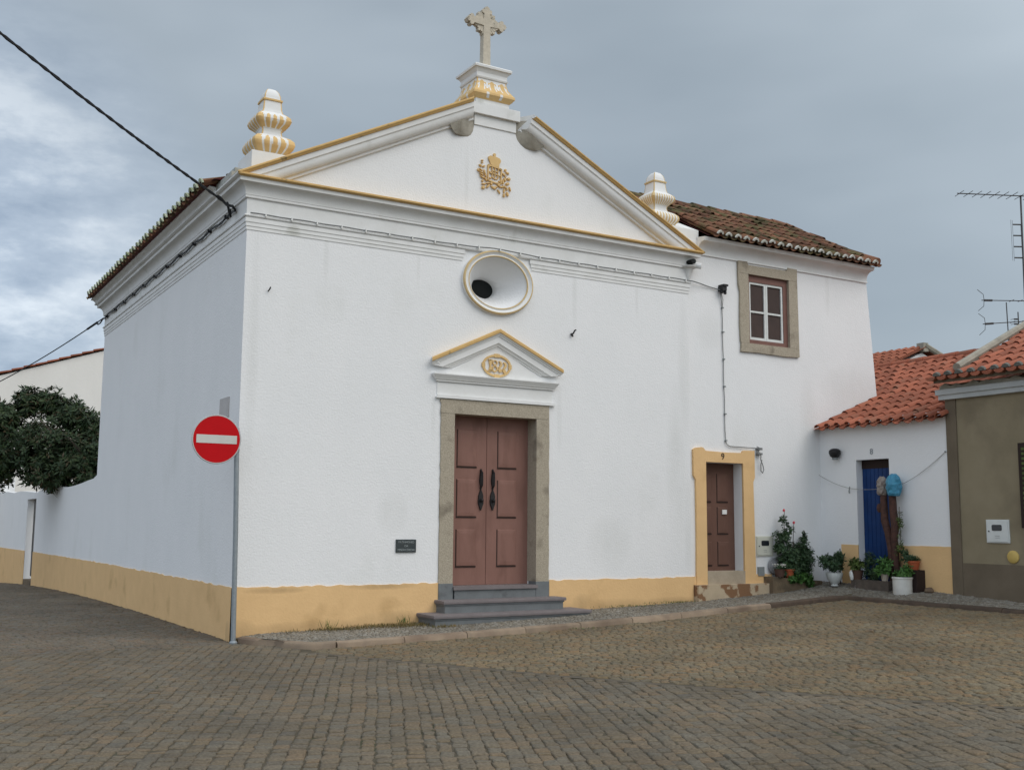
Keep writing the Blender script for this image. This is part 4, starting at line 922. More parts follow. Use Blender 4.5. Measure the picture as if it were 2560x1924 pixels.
# background buildings
bn = thing('barn', 'big cream gable-ended building with tiled edge rising behind the tree', 'building', (8, 40, 0))
b = MB(); s_ = .3445; xa = 10.5; za = 7.49+s_*(xa-.03); xe = -7.0
b.prism([(xe, -1.5), (2*xa-xe, -1.5), (2*xa-xe, za-s_*(xa-xe)), (xa, za), (xe, za-s_*(xa-xe))], front, 34, 48); part('wall', b, m_barn, bn)
b = MB(); r = random.Random(4)
for sgn in (-1, 1):
    x = xe-.2
    while x < xa:
        x2 = x+.45; P = lambda x: (xa+sgn*(x-xa)*-1 if sgn > 0 else x, za-s_*(xa-x)+.06)
        b.tube([(P(x)[0], 33.92, P(x)[1]+.05+r.uniform(-.02, .02)), (P(x2)[0], 33.92, P(x2)[1]+.02)], [.045, .038], 8); x = x2
part('verge_tiles', b, m_tiledim, bn, sm=True)
b = MB(); b.add([(xe-.3, 34.02, za-s_*(xa-xe)), (xa, 34.02, za+.08), (xa, 48, za+.08), (xe-.3, 48, za-s_*(xa-xe)), (2*xa-xe+.3, 34.02, za-s_*(xa-xe)), (2*xa-xe+.3, 48, za-s_*(xa-xe))], [(0, 1, 2, 3), (1, 4, 5, 2)]); part('roof', b, m_tiledim, bn)
bh = thing('gabled_house', 'distant white gable with terracotta roof behind the low house', 'house', (25.6, 14, 0))
b = MB(); ax, az_, gy = 25.63, 7.55, 9.0
b.prism([(21.2, -1), (30, -1), (30, 6.1), (ax+.3, az_-.28), (ax, az_-.18), (ax-.3, az_-.30), (21.2, az_-.12-.445*(ax-21.2))], front, gy, gy+9); part('wall', b, m_white, bh)
b = MB(); b.add([(ax, gy-.12, az_), (ax, gy+9, az_), (20.9, gy+9, az_-.43*(ax-20.9)), (20.9, gy-.12, az_-.43*(ax-20.9)), (30.4, gy+9, 5.95), (30.4, gy-.12, 5.95)], [(0, 1, 2, 3), (0, 5, 4, 1)])
part('roof_deck', b, m_tiledim, bh)
tile_roof('tiled_roof', m_tiledim, bh, (20.9, gy-.1, az_-.43*(ax-20.9)+.02), (0, 1, 0), Vector((1, 0, .43)), 30, 12, .30, .43, seed=12)
b = MB(); b.tube([(ax+.0, gy-.14, az_+.06), (30.4, gy-.14, 6.0)], .09, 6); b.box(ax-.12, ax+.12, gy-.18, gy+.1, az_-.15, az_+.14); part('verge', b, m_verge, bh)
# ================================================================== foliage
def leaf_mesh(mb, c, d, n, ln, wd, fold=.25):
    """one leaf: two folded halves"""
    d = d.normalized(); sdir = d.cross(n)
    if sdir.length < 1e-4: sdir = d.orthogonal()
    sdir.normalize(); n = sdir.cross(d)
    m = c+d*ln*.5+n*ln*.06; t = c+d*ln-n*ln*.10
    b = len(mb.v); mb.v += [tuple(c), tuple(m), tuple(t), tuple(m+sdir*wd/2-n*wd*fold*.5), tuple(m-sdir*wd/2-n*wd*fold*.5)]
    mb.f += [(b, b+3, b+2, b+1), (b, b+1, b+2, b+4)]; mb.m += [0, 0]
def rv_(r): 
    while True:
        v = Vector((r.uniform(-1, 1), r.uniform(-1, 1), r.uniform(-1, 1)))
        if .05 < v.length < 1: return v.normalized()
def foliage(mb, blobs, ncl, nleaf, ln, wd, seed, droop=0., shell=.55):
    """leaf rosettes through blobs (c, rx, ry, rz, weight)"""
    r = random.Random(seed); tot = sum(b[4] for b in blobs)
    for c, rx, ry, rz, wgt in blobs:
        for _ in range(int(ncl*wgt/tot)):
            v = rv_(r); k = (shell+(1-shell)*r.random())*r.uniform(.9, 1.08); p = Vector(c)+Vector((v.x*rx*k, v.y*ry*k, v.z*rz*k))
            ax = (v+Vector((0, 0, .5))+rv_(r)*.5).normalized()
            for q in range(nleaf):
                a = 2*math.pi*q/nleaf+r.uniform(-.4, .4); o1 = ax.orthogonal().normalized(); o2 = ax.cross(o1)
                d = (o1*math.cos(a)+o2*math.sin(a))*r.uniform(.7, 1.1)+ax*r.uniform(.05, .9)+Vector((0, 0, -droop))
                leaf_mesh(mb, p+rv_(r)*ln*.25, d, ax, ln*r.uniform(.7, 1.2), wd*r.uniform(.8, 1.2))
tr = thing('loquat_tree', 'dark green bushy tree with long leaves behind the white garden wall', 'tree', (1.4, 16.0, -.2))
tk = MB(); tk.tube([(1.4, 16, -.5), (1.38, 16.02, .6), (1.3, 16.05, 1.5), (1.25, 16.1, 2.2)], [.16, .14, .12, .10], 10)
r = random.Random(2)
for k in range(11):
    a = 2*math.pi*k/11; e = Vector((1.2+1.9*math.cos(a), 16.1+1.9*math.sin(a), 3.3+1.3*r.random())); m = Vector((1.25, 16.1, 2.0)).lerp(e, .5)+Vector((0, 0, .25))
    tk.tube([(1.27, 16.08, 1.7+.05*k), m, e], [.06, .04, .015], 6)
part('trunk', tk, m_bark2, tr, sm=True)
fo = MB(); bl = []
r = random.Random(9)
bl = [((1.1, 16.3, 3.5), 1.0, 1.7, 1.1, 3.0), ((-.3, 16.6, 3.5), 1.0, 1.4, 1.1, 3.0), ((-1.2, 17.2, 3.6), .9, 1.2, 1.05, 2.4), ((-.75, 16.8, 4.75), .38, .45, .42, .7), ((-.2, 16.7, 4.75), .36, .45, .40, .7), ((.25, 16.2, 4.45), .45, .6, .40, .9), ((-1.4, 17, 4.35), .6, .8, .35, 1.0), ((.75, 16.0, 4.1), .5, .7, .4, .9), ((-2.2, 17.6, 3.9), .8, .9, .8, 1.4), ((-1.6, 17.2, 2.75), .7, .9, .45, .8), ((1.5, 15.2, 3.2), .7, 1.1, .9, 2.0), ((.4, 15.6, 3.2), .9, 1.0, .8, 1.6), ((.9, 15.2, 2.6), .9, 1.0, .35, 1.0), ((-.2, 16.2, 2.75), .8, 1.0, .4, .9), ((1.3, 15.6, 2.7), .7, 1.0, .45, .8)]
foliage(fo, bl, 3600, 9, .19, .055, 5, .15, .35)
part('crown', fo, m_leafd, tr)
# ================================================================== NO ENTRY SIGN
sg = thing('no_entry_sign', 'round red no-entry sign with white bar on a grey pole at the church corner', 'sign', (-.03, -.24, 0))
p_ = MB(); p_.tube([(-.03, -.24, -.2), (-.06, -.245, 1.5), (-.10, -.25, 2.86)], .034, 14); p_.lathe((-.03, -.24, .0), [(.055, -.05), (.055, .01), (.036, .03)], 12); part('pole', p_, m_pole, sg, sm=True)
dx, dz, dyy = -.385, 2.695, -.30
d_ = MB(); R_ = .327
d_.lathe((dx, dyy, dz), [(R_-.03, -.010), (R_, -.012), (R_+.006, .004), (R_, .012), (R_-.018, .012), (R_-.018, .0115)], 56, 0, '-y'); do = part('disc', d_, [m_sback], sg, sm=True)
f_2 = MB(); f_2.lathe((dx, dyy, dz), [(R_-.012, .0122), (.002, .0128)], 56, 0, '-y'); sub('red_face', f_2, m_red, do)
b_ = MB(); b_.box(dx-.272, dx+.272, dyy-.0152, dyy-.0142, dz-.056, dz+.056); sub('white_bar', b_, m_bar, do)
for z in (2.56, 2.80): k_ = MB(); k_.box(-.36, -.07, -.288, -.265, z-.02, z+.02); k_.lathe((-.095, -.25, z), [(.037, -.02), (.042, -.02), (.042, .02), (.037, .02)], 12); part('bracket', k_, m_pole, sg)
# ================================================================== CABLES
def sagline(a, b, sag, n=24):
    a, b = Vector(a), Vector(b); return [a.lerp(b, i/n)+Vector((0, 0, -sag*4*(i/n)*(1-i/n))) for i in range(n+1)]
def twist(pts, r, off, mb, ph=0., k=1.7):
    o = []
    for i, p in enumerate(pts): o.append(p+Vector((math.cos(i*k+ph)*off*.7, math.cos(i*k+ph)*off*.7, math.sin(i*k+ph)*off)))
    mb.tube(o, r, 6)
A0 = Vector((-.30, .20, 6.13)); far = Vector((-3.45, -1.85, 7.2)); dirv = (far-A0); B0 = A0+dirv*2.2
cb = thing('overhead_cable', 'thick twisted black cable running from upper left to the church corner', 'cable', A0)
c1 = MB(); pts = sagline(A0, B0, .16, 90)
twist(pts, .015, .011, c1, 0); twist(pts, .015, .011, c1, 3.14); part('twisted_strands', c1, m_cable, cb, True)
cl = MB(); pts = [A0, A0+Vector((.08, .10, -.02)), Vector((-.10, .42, 6.14)), Vector((-.02, .55, 6.13))]
cl.tube(pts, .02, 8); cl.tube([A0+dirv*.0, A0+dirv*.02, A0+dirv*.035], [.02, .032, .02], 8); cl.tube([(-.20, .34, 6.16), (-.14, .44, 6.06), (-.10, .5, 6.0), (-.13, .44, 6.10)], .018, 7); part('anchor_clamp', cl, m_cable, cb, True)
sw = thing('wall_cable', 'black cable clipped along the side wall of the church under its cornice', 'cable', (-.05, .6, 6.1))
c2 = MB(); n = 110; pts = [Vector((-.052, lerp(.45, 10.62, i/n), 6.085+.016*math.sin(i*.57)+.03*(i/n))) for i in range(n+1)]
twist(pts, .014, .008, c2, 0, 1.1); twist(pts, .014, .008, c2, 3.1, 1.1); part('twisted_strands', c2, m_cable, sw, True)
for i in range(11):
    q = MB(); y = .9+i*.93; q.box(-.08, .005, y-.02, y+.02, 6.075, 6.125); part('clip', q, m_cable, sw)
lc = thing('overhead_cable', 'thin black cable dropping away from the far rear corner of the church to the left', 'cable', (-.06, 10.65, 6.13))
c3 = MB(); pts = sagline((-.06, 10.65, 6.12), (-1.9, 18.6, 5.12), .10, 30); d3 = pts[-1]-pts[-2]; pts += [pts[-1]+d3*k for k in range(1, 16)]
c3.tube(pts, .014, 6); part('strand', c3, m_cable, lc, True)
c3 = MB(); c3.tube([(-.05, 10.6, 6.13), (-.09, 10.72, 6.03), (-.10, 10.95, 6.03), (-.10, 11.1, 6.08)], .016, 6); c3.tube([pts[1], pts[3]], .025, 7); part('anchor_clamp', c3, m_cable, lc, True)
fc = thing('facade_cable', 'grey cable strapped with white ties along the moulding of the church facade', 'cable', (4, -.05, 5.95))
c4 = MB(); n = 90; pts = [Vector((lerp(.03, 8.12, i/n), -.055-.035*math.exp(-((lerp(.03, 8.12, i/n)-4.1)/.5)**2), 5.945+.003*math.sin(i*.9)+.02*math.exp(-((lerp(.03, 8.12, i/n)-4.1)/.45)**2))) for i in range(n+1)]
pts += [Vector((8.3, -.03, 5.93)), Vector((8.52, -.0, 5.905)), Vector((8.70, -.0, 5.885)), Vector((8.80, -.03, 5.86))]
c4.tube(pts, .010, 7); part('strand', c4, m_gcable, fc, True)
t4 = MB()
for i in range(21):
    t4 = MB(); x = .25+i*.385; z = 5.945+.02*math.exp(-((x-4.1)/.45)**2); yy = -.055-.035*math.exp(-((x-4.1)/.5)**2); t4.box(x-.009, x+.009, yy-.018, yy+.055, z-.03, z+.018); part('cable_tie', t4, m_tie, fc)
ju = MB(); ju.box(8.78, 8.88, -.10, .03, 5.85, 5.93); ju.box(8.79, 8.90, -.12, .03, 5.93, 5.965); ju.lathe((8.80, -.05, 5.80), [(.02, 0), (.035, .02), (.03, .05), (.04, .06)], 10); ju.lathe((8.87, -.06, 5.79), [(.02, 0), (.03, .02), (.025, .06)], 10); part('junction_box', ju, m_iron, fc)
dc = thing('drop_cable', 'thin grey cable dropping down the white house to a hanging loop beside door 9', 'cable', (8.88, 0, 3.04))
c5 = MB(); pts = [Vector((8.80, -.02, 5.80)), Vector((8.845, 0.005, 5.62))]+[Vector((8.85+.03*k/10+.006*math.sin(k*2.), .01, lerp(5.55, 3.12, k/10))) for k in range(11)]+[Vector((8.91, .005, 3.05)), Vector((8.98, .005, 3.02)), Vector((9.3, .0, 3.015)), Vector((9.60, -.02, 3.01))]
c5.tube(pts, .008, 6); part('strand', c5, m_gcable, dc, True)
c5 = MB(); c5.tube([(8.80, -.03, 5.82), (8.87, -.0, 5.70), (8.85, .0, 5.55)], .006, 6)
c5.tube([(9.60, -.03, 3.04), (9.68, -.04, 3.01), (9.63, -.03, 2.95), (9.68, -.05, 2.90), (9.69, -.03, 2.80), (9.74, -.03, 2.70), (9.76, -.03, 2.62), (9.73, -.03, 2.56), (9.69, -.03, 2.60), (9.69, -.03, 2.72), (9.72, -.03, 2.80)], .009, 6); c5.box(9.62, 9.72, -.05, .03, 2.98, 3.02); c5.box(9.62, 9.72, -.05, .03, 2.89, 2.925); part('hanging_loop', c5, m_gcable, dc, True)
for z in (5.55, 5.1, 4.6, 4.1, 3.6, 3.12): q = MB(); q.box(8.845+(5.55-z)*.012, 8.88+(5.55-z)*.012, -.012, .03, z-.012, z+.012); part('clip', q, m_gbox, dc)
# ================================================================== wall fittings
def meter(name_label, mat, fn, a0, a1, z0, z1, dout, loc, flip=1):
    t = thing('meter_box', name_label, 'meter box', loc, 'meter boxes on the walls')
    b = MB(); B = lambda mb, a, b_, c, d, e0, e1: mb.prism([(a, c), (b_, c), (b_, d), (a, d)], fn, dout(e0), dout(e1))
    w_, h_ = a1-a0, z1-z0
    B(b, a0, a1, z0, z1, -.01, .02); B(b, a0+w_*.05, a1-w_*.05, z0+h_*.05, z1-h_*.05, .018, .03); p0 = part('box', b, mat, t)
    b = MB(); x0, x1, c0, c1 = a0+w_*.27, a0+w_*.73, z0+h_*.52, z0+h_*.78
    if flip < 0: x0, x1 = a0+w_*.30, a0+w_*.74
    cr_ = .022; pts = []
    for (cx_, cy_, s0) in ((x1-cr_, c1-cr_, 0), (x0+cr_, c1-cr_, 90), (x0+cr_, c0+cr_, 180), (x1-cr_, c0+cr_, 270)): pts += arc(cx_, cy_, cr_, s0, s0+90, 4)
    b.prism(pts, fn, dout(.025), dout(.034)); part('window', b, m_glassdk, t)
    b = MB(); lx = a0+w_*.13 if flip > 0 else a1-w_*.13; b.prism(arc(lx, z0+h_*.5, .012, 0, 330, 9), fn, dout(.025), dout(.036)); part('lock', b, m_iron, t)
    b = MB(); mx = (a0+a1)/2
    for zz in (.30, .22): B(b, mx-w_*.10, mx+w_*.10, z0+h_*zz-.003, z0+h_*zz+.003, .028, .032)
    part('slot_marks', b, m_gbox, t); return t
meter('cream meter box with dark glass window, low on the white house beside door 9', m_meter, front, 9.585, 9.985, 1.055, 1.415, lambda e: HY-e, (9.78, 0, 1.05))
meter('white meter box with dark glass window on the grey-brown house', m_meter2, side, -3.93, -3.52, 1.36, 1.73, lambda e: XG+.02-e, (XG, -3.73, 1.36), -1)
b = MB(); b.box(9.605, 9.75, -.005, .04, .705, .865); tag(build('outlet_box', b, m_gbox), 'small grey plastic box low on the wall below the cream meter box', 'box')
b = MB(); b.lathe((10.0, HY-.02, .88), [(.15, 0), (.155, .02), (.14, .035), (.12, .03), (.11, .04), (.09, .034), (.08, .042), (.06, .036), (.05, .045), (.02, .04)], 28, 0, '-y'); tag(build('wall_disc', b, m_disc, sm=True), 'round grey ribbed disc on the wall beside the flower pots', 'vent')
b = MB(); b.lathe((XG+.02, -3.97, 1.145), [(.10, 0), (.10, .02), (.085, .03), (.02, .032)], 24, 0, 'x'); tag(build('pipe_cover', b, m_cap, sm=True), 'round yellow pipe cover on the grey-brown wall below its meter box', 'pipe cover')
wl = thing('wall_lamp', 'black bowl wall lamp beside door 8 under the terracotta eave', 'lamp', (X8, -.42, 2.95))
b = MB(); b.lathe((X8-.09, -.42, 2.87), [(.04, -.0), (.085, .03), (.11, .09), (.105, .14), (.07, .17), (.02, .18)], 16); part('shade', b, m_iron, wl, True)
b = MB(); b.tube([(X8, -.42, 2.97), (X8-.06, -.42, 2.98)], .025, 8); b.lathe((X8-.09, -.42, 2.84), [(.05, 0), (.055, .035)], 12); part('bracket', b, m_gbox, wl, True)
ro = thing('clothes_line', 'thin slack clothes line strung across the low house front by the blue door', 'line', (X8-.02, -1.4, 2.4))
b = MB(); b.tube([(11.2, -.0, 2.57)]+sagline((11.2, 0, 2.57), (X8-.06, -.72, 2.30), .03, 8)[1:]+sagline((X8-.06, -.72, 2.30), (X8-.05, -1.95, 2.36), .06, 8)[1:]+sagline((X8-.05, -1.95, 2.36), (X8-.01, -2.79, 2.87), .04, 8)[1:], .0045, 5); part('cord', b, m_rope, ro, True)
b = MB(); b.tube([(X8, -.66, 2.22), (X8-.05, -.70, 2.25), (X8-.06, -.73, 2.33)], .010, 6); part('peg', b, m_gbox, ro, True); b = MB(); b.tube([(X8+.005, -2.79, 2.87), (X8-.03, -2.79, 2.87)], .012, 6); part('peg', b, m_gbox, ro, True)
# ================================================================== ANTENNAS
def yagi(mb, c, d, ln, els, el, r=.012):
    c = Vector(c); d = Vector(d).normalized(); mb.tube([c, c+d*ln], r, 6); e = Vector((0, 0, 1)).cross(d).normalized()
    for k in range(els):
        p = c+d*(ln*(.03+.94*k/(els-1))); L_ = el*(1-.25*k/els); mb.tube([p-e*L_/2, p+e*L_/2], r*.6, 5)
an = thing('antenna', 'tall television mast with long comb aerial on the roof at right', 'antenna', (15.45, -1.6, 5.2), 'roof antennas')
b = MB(); b.tube([(15.45, -1.6, 5.15), (15.43, -1.65, 8.32)], .018, 8); part('mast', b, m_alu, an, True)
b = MB(); yagi(b, (15.6, -1.78, 8.29), (-1.05, .55, .02), 1.55, 9, .5, .011); part('comb_aerial', b, m_alu, an)
b = MB()
for z in (7.02, 7.25, 7.48, 7.71): b.tube([(15.43, -1.63, z), (15.28, -1.55, z)], .014, 6)
b.tube([(15.43, -1.63, 7.02), (15.43, -1.63, 7.71)], .014, 6)
for k in range(2): b.tube([(15.27-.05*k, -1.545, 6.95), (15.27-.05*k, -1.545, 7.8)], .003, 4)
part('panel_aerial', b, m_alu, an)
def ant(lab, x, y, z0, z1, booms):
    t = thing('antenna', lab, 'antenna', (x, y, z0), 'roof antennas'); b = MB(); b.tube([(x, y, z0), (x-.02, y, z1)], .011, 7); part('mast', b, m_alu, t, True)
    for zz, tilt in booms:
        b = MB(); d = Vector((-.55, .30, -tilt)).normalized(); c = Vector((x, y, zz)); b.tube([c+d*.52, c-d*1.15], .009, 6); e = Vector((0, 0, 1))
        tip = c+d*.50
        b.tube([tip-d*-.10+e*.22, tip-d*.02+e*.12, tip-d*.03, tip-d*.02-e*.12, tip-d*-.10-e*.22], .006, 5); b.tube([tip-d*.03, tip-d*.20], .022, 6)
        q = Vector((.3, .55, 0)).normalized()
        for k in range(6): b.tube([c-d*(.1+.18*k)-q*.10, c-d*(.1+.18*k)+q*.10], .006, 4)
        part('boom', b, m_alu, t)
ant('small rooftop aerial with two crossed booms in front of the tall mast', 15.30, -1.31, 5.2, 6.14, ((6.18, .0), (5.73, .05)))
t = thing('antenna', 'short dark panel aerial just above the tiled verge at right', 'antenna', (15.5, -1.41, 5.2), 'roof antennas'); b = MB(); b.tube([(15.5, -1.41, 5.2), (15.5, -1.41, 5.95)], .012, 6); part('mast', b, m_alu, t)
b = MB()
for z in (5.5, 5.6, 5.7, 5.8): b.tube([(15.5, -1.41, z), (15.42, -1.37, z)], .016, 6); b.tube([(15.41, -1.44, z), (15.41, -1.30, z)], .006, 4)
part('panel_aerial', b, m_alu, t)
# ================================================================== planters, pots, plants
tr1 = MB(); tr1.prism([(9.74, .2), (10.98, .2), (10.98, .60), (10.4, .64), (9.74, .70)], front, -.22, -.10); tr1.box(9.74, 9.86, -.10, .03, .2, .69); tr1.box(10.88, 10.98, -.10, .03, .2, .60)
tA = thing('planter', 'low dirty concrete planting trough against the white house', 'planter', (10.35, -.1, .42), 'concrete troughs'); part('trough', tr1, m_conc, tA)
b = MB(); b.box(9.86, 10.88, -.10, .03, .3, .58); part('soil', b, m_soil, tA)
tr2 = MB(); tr2.box(10.93, 11.05, -1.78, -.95, .2, .665); tr2.box(11.05, 11.29, -1.78, -1.68, .2, .66); tr2.box(11.05, 11.29, -1.05, -.95, .2, .66)
tB = thing('planter', 'dark patchy concrete trough below the blue door', 'planter', (11.1, -1.35, .45), 'concrete troughs'); part('trough', tr2, m_conc2, tB)
b = MB(); b.box(11.05, 11.29, -1.68, -1.05, .3, .62); part('soil', b, m_soil, tB)
def stems(mb, base, tips, r=.008):
    for t in tips:
        m = Vector(base).lerp(Vector(t), .5)+Vector((random.uniform(-.04, .04), random.uniform(-.04, .04), 0)); mb.tube([base, m, t], [r, r*.8, r*.5], 5)
def pot(name, label, c, prof, mat, blobs, ncl, nleaf, ln, wd, leafm, seed, group=None, droop=0.):
    t = thing(name, label, 'potted plant', c, 'potted plants by the walls')
    b = MB(); b.lathe(c, prof, 22, 0, 'z', True, False); rt = prof[-1][0]; h = prof[-1][1]; b.lathe((c[0], c[1], c[2]), [(rt, h), (rt-.012, h), (rt-.018, h-.03)], 22, 0, 'z', False, False); part('pot', b, mat, t, True)
    b = MB(); b.lathe((c[0], c[1], c[2]+h-.025), [(rt-.014, 0), (.002, .004)], 22); part('soil', b, m_soil, t)
    b = MB(); foliage(b, blobs, ncl, nleaf, ln, wd, seed, droop, .25); part('foliage', b, leafm, t); return t
# rose bush in the first trough
rb_ = thing('rose_bush', 'tall dark rose bush with two pink blooms growing in the trough', 'bush', (10.3, -.06, .58))
b = MB(); stems(b, (10.25, -.06, .55), [(10.1, -.18, 1.86), (10.36, -.15, 1.64), (9.98, -.15, 1.5), (10.6, -.1, 1.3), (10.3, -.2, 1.3), (10.15, -.1, 1.1), (10.55, -.2, 1.1)], .010); part('stems', b, m_bark2, rb_, True)
b = MB(); foliage(b, [((10.38, -.13, 1.08), .36, .17, .24, 4.2), ((10.25, -.13, .95), .28, .16, .25, 2.6), ((10.16, -.12, 1.40), .13, .09, .16, .55), ((9.97, -.13, 1.42), .11, .08, .10, .35), ((10.02, -.13, 1.22), .14, .10, .14, .9), ((10.62, -.10, 1.2), .15, .12, .20, .9), ((10.14, -.16, 1.62), .06, .05, .10, .14), ((10.24, -.15, 1.52), .10, .07, .08, .2), ((10.07, -.17, 1.74), .06, .05, .06, .16), ((10.3, -.16, .78), .30, .14, .16, 1.8)], 900, 5, .062, .036, 21, .2, .2); part('foliage', b, m_leafb, rb_)
for p in ((10.09, -.18, 1.885), (10.36, -.15, 1.665)):
    b = MB(); b.sphere(p, .024, .024, .03, 8, 5, 0, .15); part('bloom', b, m_flower, rb_, True)
spk = thing('leafy_bush', 'bushy dark shrub with one upright spike right of the rose bush', 'bush', (10.66, -.1, .58))
b = MB(); stems(b, (10.66, -.08, .55), [(10.63, -.15, 1.52), (10.75, -.15, 1.2), (10.55, -.15, 1.15)], .011); part('stems', b, m_bark2, spk, True)
b = MB(); foliage(b, [((10.64, -.14, 1.02), .20, .13, .22, 2), ((10.63, -.14, 1.36), .035, .035, .16, .22), ((10.55, -.14, .82), .22, .13, .20, 1.3)], 460, 6, .07, .02, 22, 0, .2); part('foliage', b, m_leafb, spk)
vi = thing('ground_vine', 'bright green trailing vine spilling over the trough front', 'plant', (10.45, -.24, .55))
b = MB(); stems(b, (10.45, -.12, .60), [(10.15, -.26, .66), (10.35, -.27, .56), (10.62, -.28, .52), (10.75, -.24, .68)], .006); part('stems', b, m_leafl, vi, True)
b = MB(); foliage(b, [((10.22, -.24, .66), .14, .06, .09, 1), ((10.48, -.25, .68), .22, .07, .10, 1.6), ((10.62, -.26, .58), .12, .05, .09, .8)], 170, 5, .055, .045, 23, .3, .2); part('foliage', b, m_leafl, vi)
pot('potted_plant', 'small orange clay pot on the edge of the trough under the rose bush', (10.17, -.20, .675), [(.062, 0), (.085, .12), (.098, .125), (.10, .15)], m_terra, [((10.17, -.20, .86), .10, .09, .05, 1)], 40, 5, .05, .03, m_leafb, 31)
fp_ = pot('potted_plant', 'brown pot of small white flowers at the left end of the trough', (9.93, -.20, .69), [(.075, 0), (.095, .12), (.10, .14)], m_brownpot, [((9.93, -.2, .86), .12, .10, .04, 1)], 36, 4, .04, .025, m_leafb, 32)
b = MB(); r = random.Random(6)
for k in range(34): b.sphere((9.93+r.uniform(-.13, .13), -.2+r.uniform(-.1, .1), .885+r.uniform(-.02, .035)), .011, seg=6, rg=4)
part('blossom', b, m_wflower, fp_)
pot('potted_plant', 'white goblet pot with dark leafy plant in the corner between the houses', (10.87, -.62, .528), [(.065, 0), (.07, .012), (.05, .03), (.075, .06), (.125, .12), (.148, .19), (.155, .24)], m_wpot, [((10.87, -.60, .92), .22, .18, .12, 2), ((10.74, -.55, .98), .14, .12, .12, 1), ((11.0, -.62, 1.02), .12, .12, .12, 1)], 210, 6, .075, .028, m_leafb, 33)
b = MB(); b.tube([(11.10, -.55, .55), (11.11, -.55, 1.2)], .010, 6); tag(build('iron_rod', b, m_iron), 'thin dark iron rod standing in the corner beside the goblet pot', 'rod')
pot('potted_plant', 'dark brown pot with pale green plant at the left end of the second trough', (11.0, -1.04, .66), [(.075, 0), (.10, .14), (.105, .17)], m_brownpot, [((11.0, -1.02, .93), .13, .12, .09, 1)], 70, 6, .07, .03, m_leafy, 34)
b = MB(); b.sphere((10.93, -.98, .74), .055, .05, .09, 9, 6, 0, .2); tag(build('plastic_bag', b, m_tie, sm=True), 'crumpled white plastic bag beside the brown pot on the second trough', 'bag')
dk = thing('leafy_bush', 'tall dim shrub growing in the trough in front of the blue door', 'bush', (11.14, -1.25, .62))
b = MB(); stems(b, (11.14, -1.25, .6), [(11.12, -1.22, 1.16), (11.1, -1.35, .95), (11.1, -1.12, .95)], .008); part('stems', b, m_bark2, dk, True)
b = MB(); foliage(b, [((11.12, -1.22, 1.0), .10, .10, .17, 1), ((11.12, -1.30, .78), .14, .22, .12, 1.6)], 150, 6, .07, .02, 35, 0, .2); part('foliage', b, m_leafb, dk)
pot('potted_plant', 'small cream pot with trailing green plant at the right corner of the second trough', (10.99, -1.66, .667), [(.05, 0), (.068, .09), (.08, .12)], m_cpot, [((11.0, -1.64, .86), .17, .14, .10, 1), ((11.06, -1.62, .98), .12, .13, .1, .7)], 130, 6, .075, .035, m_leafl, 36, None, .2)
tp_ = thing('potted_plant', 'orange clay pot on a dark crate behind the white bucket', 'potted plant', (11.17, -2.13, .56), 'potted plants by the walls')
b = MB(); b.lathe((11.17, -2.13, .875), [(.075, 0), (.10, .12), (.108, .125), (.108, .15)], 20); part('pot', b, m_terra, tp_, True)
b = MB(); foliage(b, [((11.17, -2.08, 1.05), .12, .12, .05, 1), ((11.15, -1.96, 1.12), .08, .1, .14, .6)], 60, 6, .07, .025, 37, 0, .2); part('foliage', b, m_leafb, tp_)
b = MB(); b.box(11.05, 11.275, -2.28, -1.86, .45, .873); tag(build('crate', b, m_dkbrown), 'dark crate standing between the second trough and the white bucket', 'crate')
bk = thing('potted_plant', 'white cylindrical bucket planted with low greenery', 'potted plant', (10.93, -2.08, .455), 'potted plants by the walls')
b = MB(); b.lathe((10.93, -2.08, .452), [(.155, 0), (.16, .01), (.158, .16), (.162, .27), (.172, .275), (.172, .30), (.162, .305), (.158, .28), (.02, .275)], 28); part('bucket', b, m_bucket, bk, True)
b = MB(); foliage(b, [((10.95, -2.10, .80), .16, .17, .06, 1.5), ((10.95, -2.16, .87), .08, .08, .08, .6)], 110, 6, .07, .03, 38, 0, .2); part('foliage', b, m_leafl, bk)
b = MB(); b.sphere((11.18, -2.42, .53), .09, .08, .065, 9, 6, 0, .15); tag(build('rock', b, m_rock, sm=True), 'brown rounded rock at the foot of the ochre plinth by the bucket', 'rock')
# trunks with bags
def trunk(label, pts, rs, knob=None):
    t = thing('cut_trunk', label, 'tree trunk', pts[0], 'bare cut trunks'); b = MB(); b.tube(pts, rs, 12)
    if knob: b.sphere(*knob)
    part('stem', b, m_bark, t, True); return t
trunk('left and more crooked of two bare red-brown trunks before the blue door', [(11.16, -1.68, .60), (11.13, -1.70, 1.0), (11.1, -1.71, 1.25), (11.1, -1.67, 1.50), (11.1, -1.61, 1.70), (11.1, -1.60, 1.95), (11.1, -1.60, 2.2), (11.1, -1.58, 2.42)], [.05, .05, .055, .062, .068, .062, .058, .05], ((11.1, -1.51, 1.93), .06, .06, .09))
trunk('right and straighter of two bare red-brown trunks before the blue door', [(11.18, -1.78, .60), (11.14, -1.78, 1.06), (11.1, -1.80, 1.38), (11.1, -1.83, 1.62), (11.1, -1.80, 1.85), (11.1, -1.79, 2.15), (11.1, -1.80, 2.40)], [.06, .065, .06, .072, .066, .062, .05])
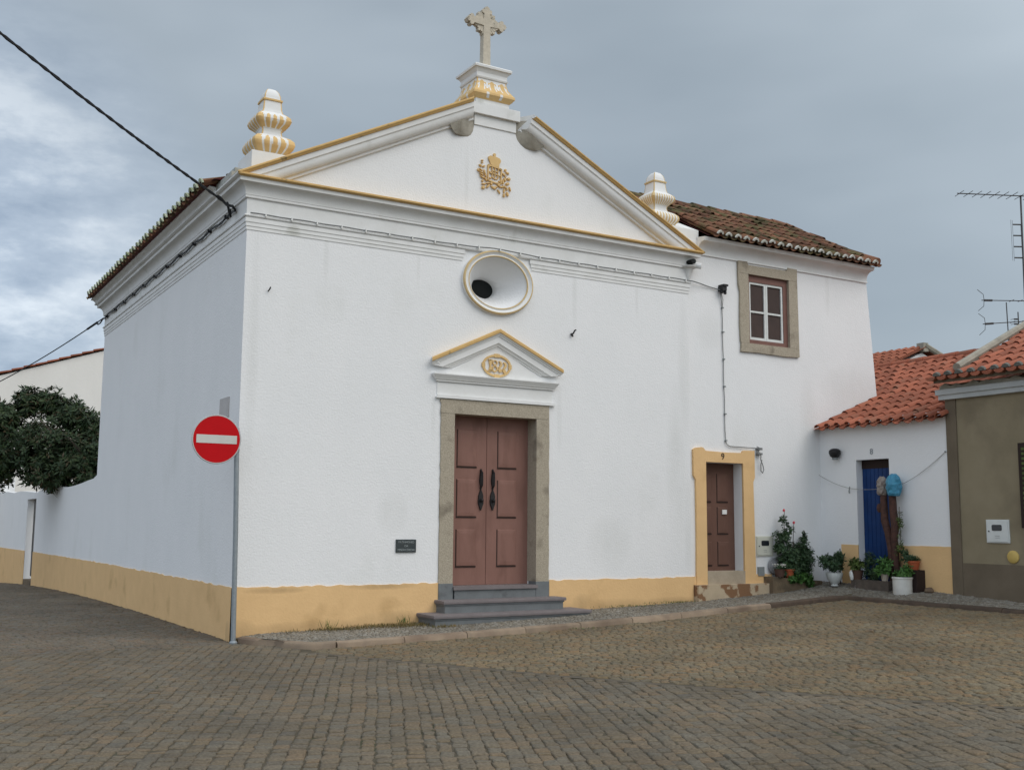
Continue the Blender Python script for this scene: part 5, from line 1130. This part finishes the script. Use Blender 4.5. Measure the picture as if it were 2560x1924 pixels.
def bag(label, mat, c, rx, rz, seed, taper):
    r = random.Random(seed); rings = []
    for k in range(9):
        t = k/8; rr = rx*(.62+.45*math.sin(math.pi*(t*.8+.12))) if not taper else rx*(.85+.15*math.sin(math.pi*t)); 
        if k == 8: rr *= .45
        if k == 7: rr *= .85
        rings.append([(c[0]+rr*math.cos(2*math.pi*i/14)*r.uniform(.82, 1.14), c[1]+rr*math.sin(2*math.pi*i/14)*r.uniform(.82, 1.14), c[2]+rz*(t*2-1)+r.uniform(-.008, .008)) for i in range(14)])
    b = MB(); b.loft(rings); o = build('plastic_bag', b, mat); tag(o, label, 'bag', 'bags over the trunks')
bag('clear plastic bag pulled over the top of the left trunk', m_clearbag, (11.1, -1.575, 2.32), .095, .165, 3, True)
bag('bulging blue plastic bag tied over the top of the right trunk', m_bluebag, (11.1, -1.83, 2.33), .128, .19, 9, False)
cl_ = thing('climbing_plant', 'thin withered climber on a stake right of the two bare trunks', 'plant', (11.15, -1.92, .6))
b = MB(); b.tube([(11.15, -1.86, .6), (11.12, -1.92, 1.3), (11.1, -1.93, 1.95)], .006, 5); part('stems', b, m_bark2, cl_, True)
b = MB(); foliage(b, [((11.1, -1.93, 1.70), .04, .04, .22, 1), ((11.1, -1.92, 1.25), .06, .08, .25, 1.2)], 60, 4, .05, .018, 41, .2, .2); part('foliage', b, m_leafy, cl_)
# ================================================================== small ground growth
def tufts(name, spots, mat, seed):
    r = random.Random(seed); b = MB()
    for x, y, z, n, sp, h in spots:
        for _ in range(n):
            p = Vector((x+r.gauss(0, sp), y+r.gauss(0, sp*.35), z)); d = Vector((r.uniform(-.7, .7), r.uniform(-.7, .3), 1)); leaf_mesh(b, p, d, rv_(r), h*r.uniform(.5, 1.2), .008)
    o = build(name, b, mat); return tag(o, kind='stuff')
tufts('dry_grass', [(1.55, -.18, .10, 520, .26, .045), (2.45, -.30, .12, 900, .34, .06), (2.0, -.10, .12, 160, .2, .05), (.9, -.1, .09, 60, .2, .035), (2.9, -.72, .12, 120, .12, .06)], m_dry, 51)
tufts('green_weeds', [(1.35, -.12, .10, 26, .06, .16), (2.5, -.12, .13, 30, .05, .15), (6.7, -.10, .26, 160, .35, .04), (7.6, -.08, .29, 160, .3, .045), (4.6, -1.5, .10, 60, .15, .03)], m_leafy, 52)
b = MB(); leaf_mesh(b, Vector((7.2, -4.6, .235)), Vector((1, .2, .05)), Vector((0, 0, 1)), .16, .07); leaf_mesh(b, Vector((7.32, -4.56, .235)), Vector((.4, 1, .1)), Vector((0, 0, 1)), .12, .06)
tag(build('dead_leaf', b, m_bark2), 'dark dead leaf lying on the cobbled square', 'leaf')
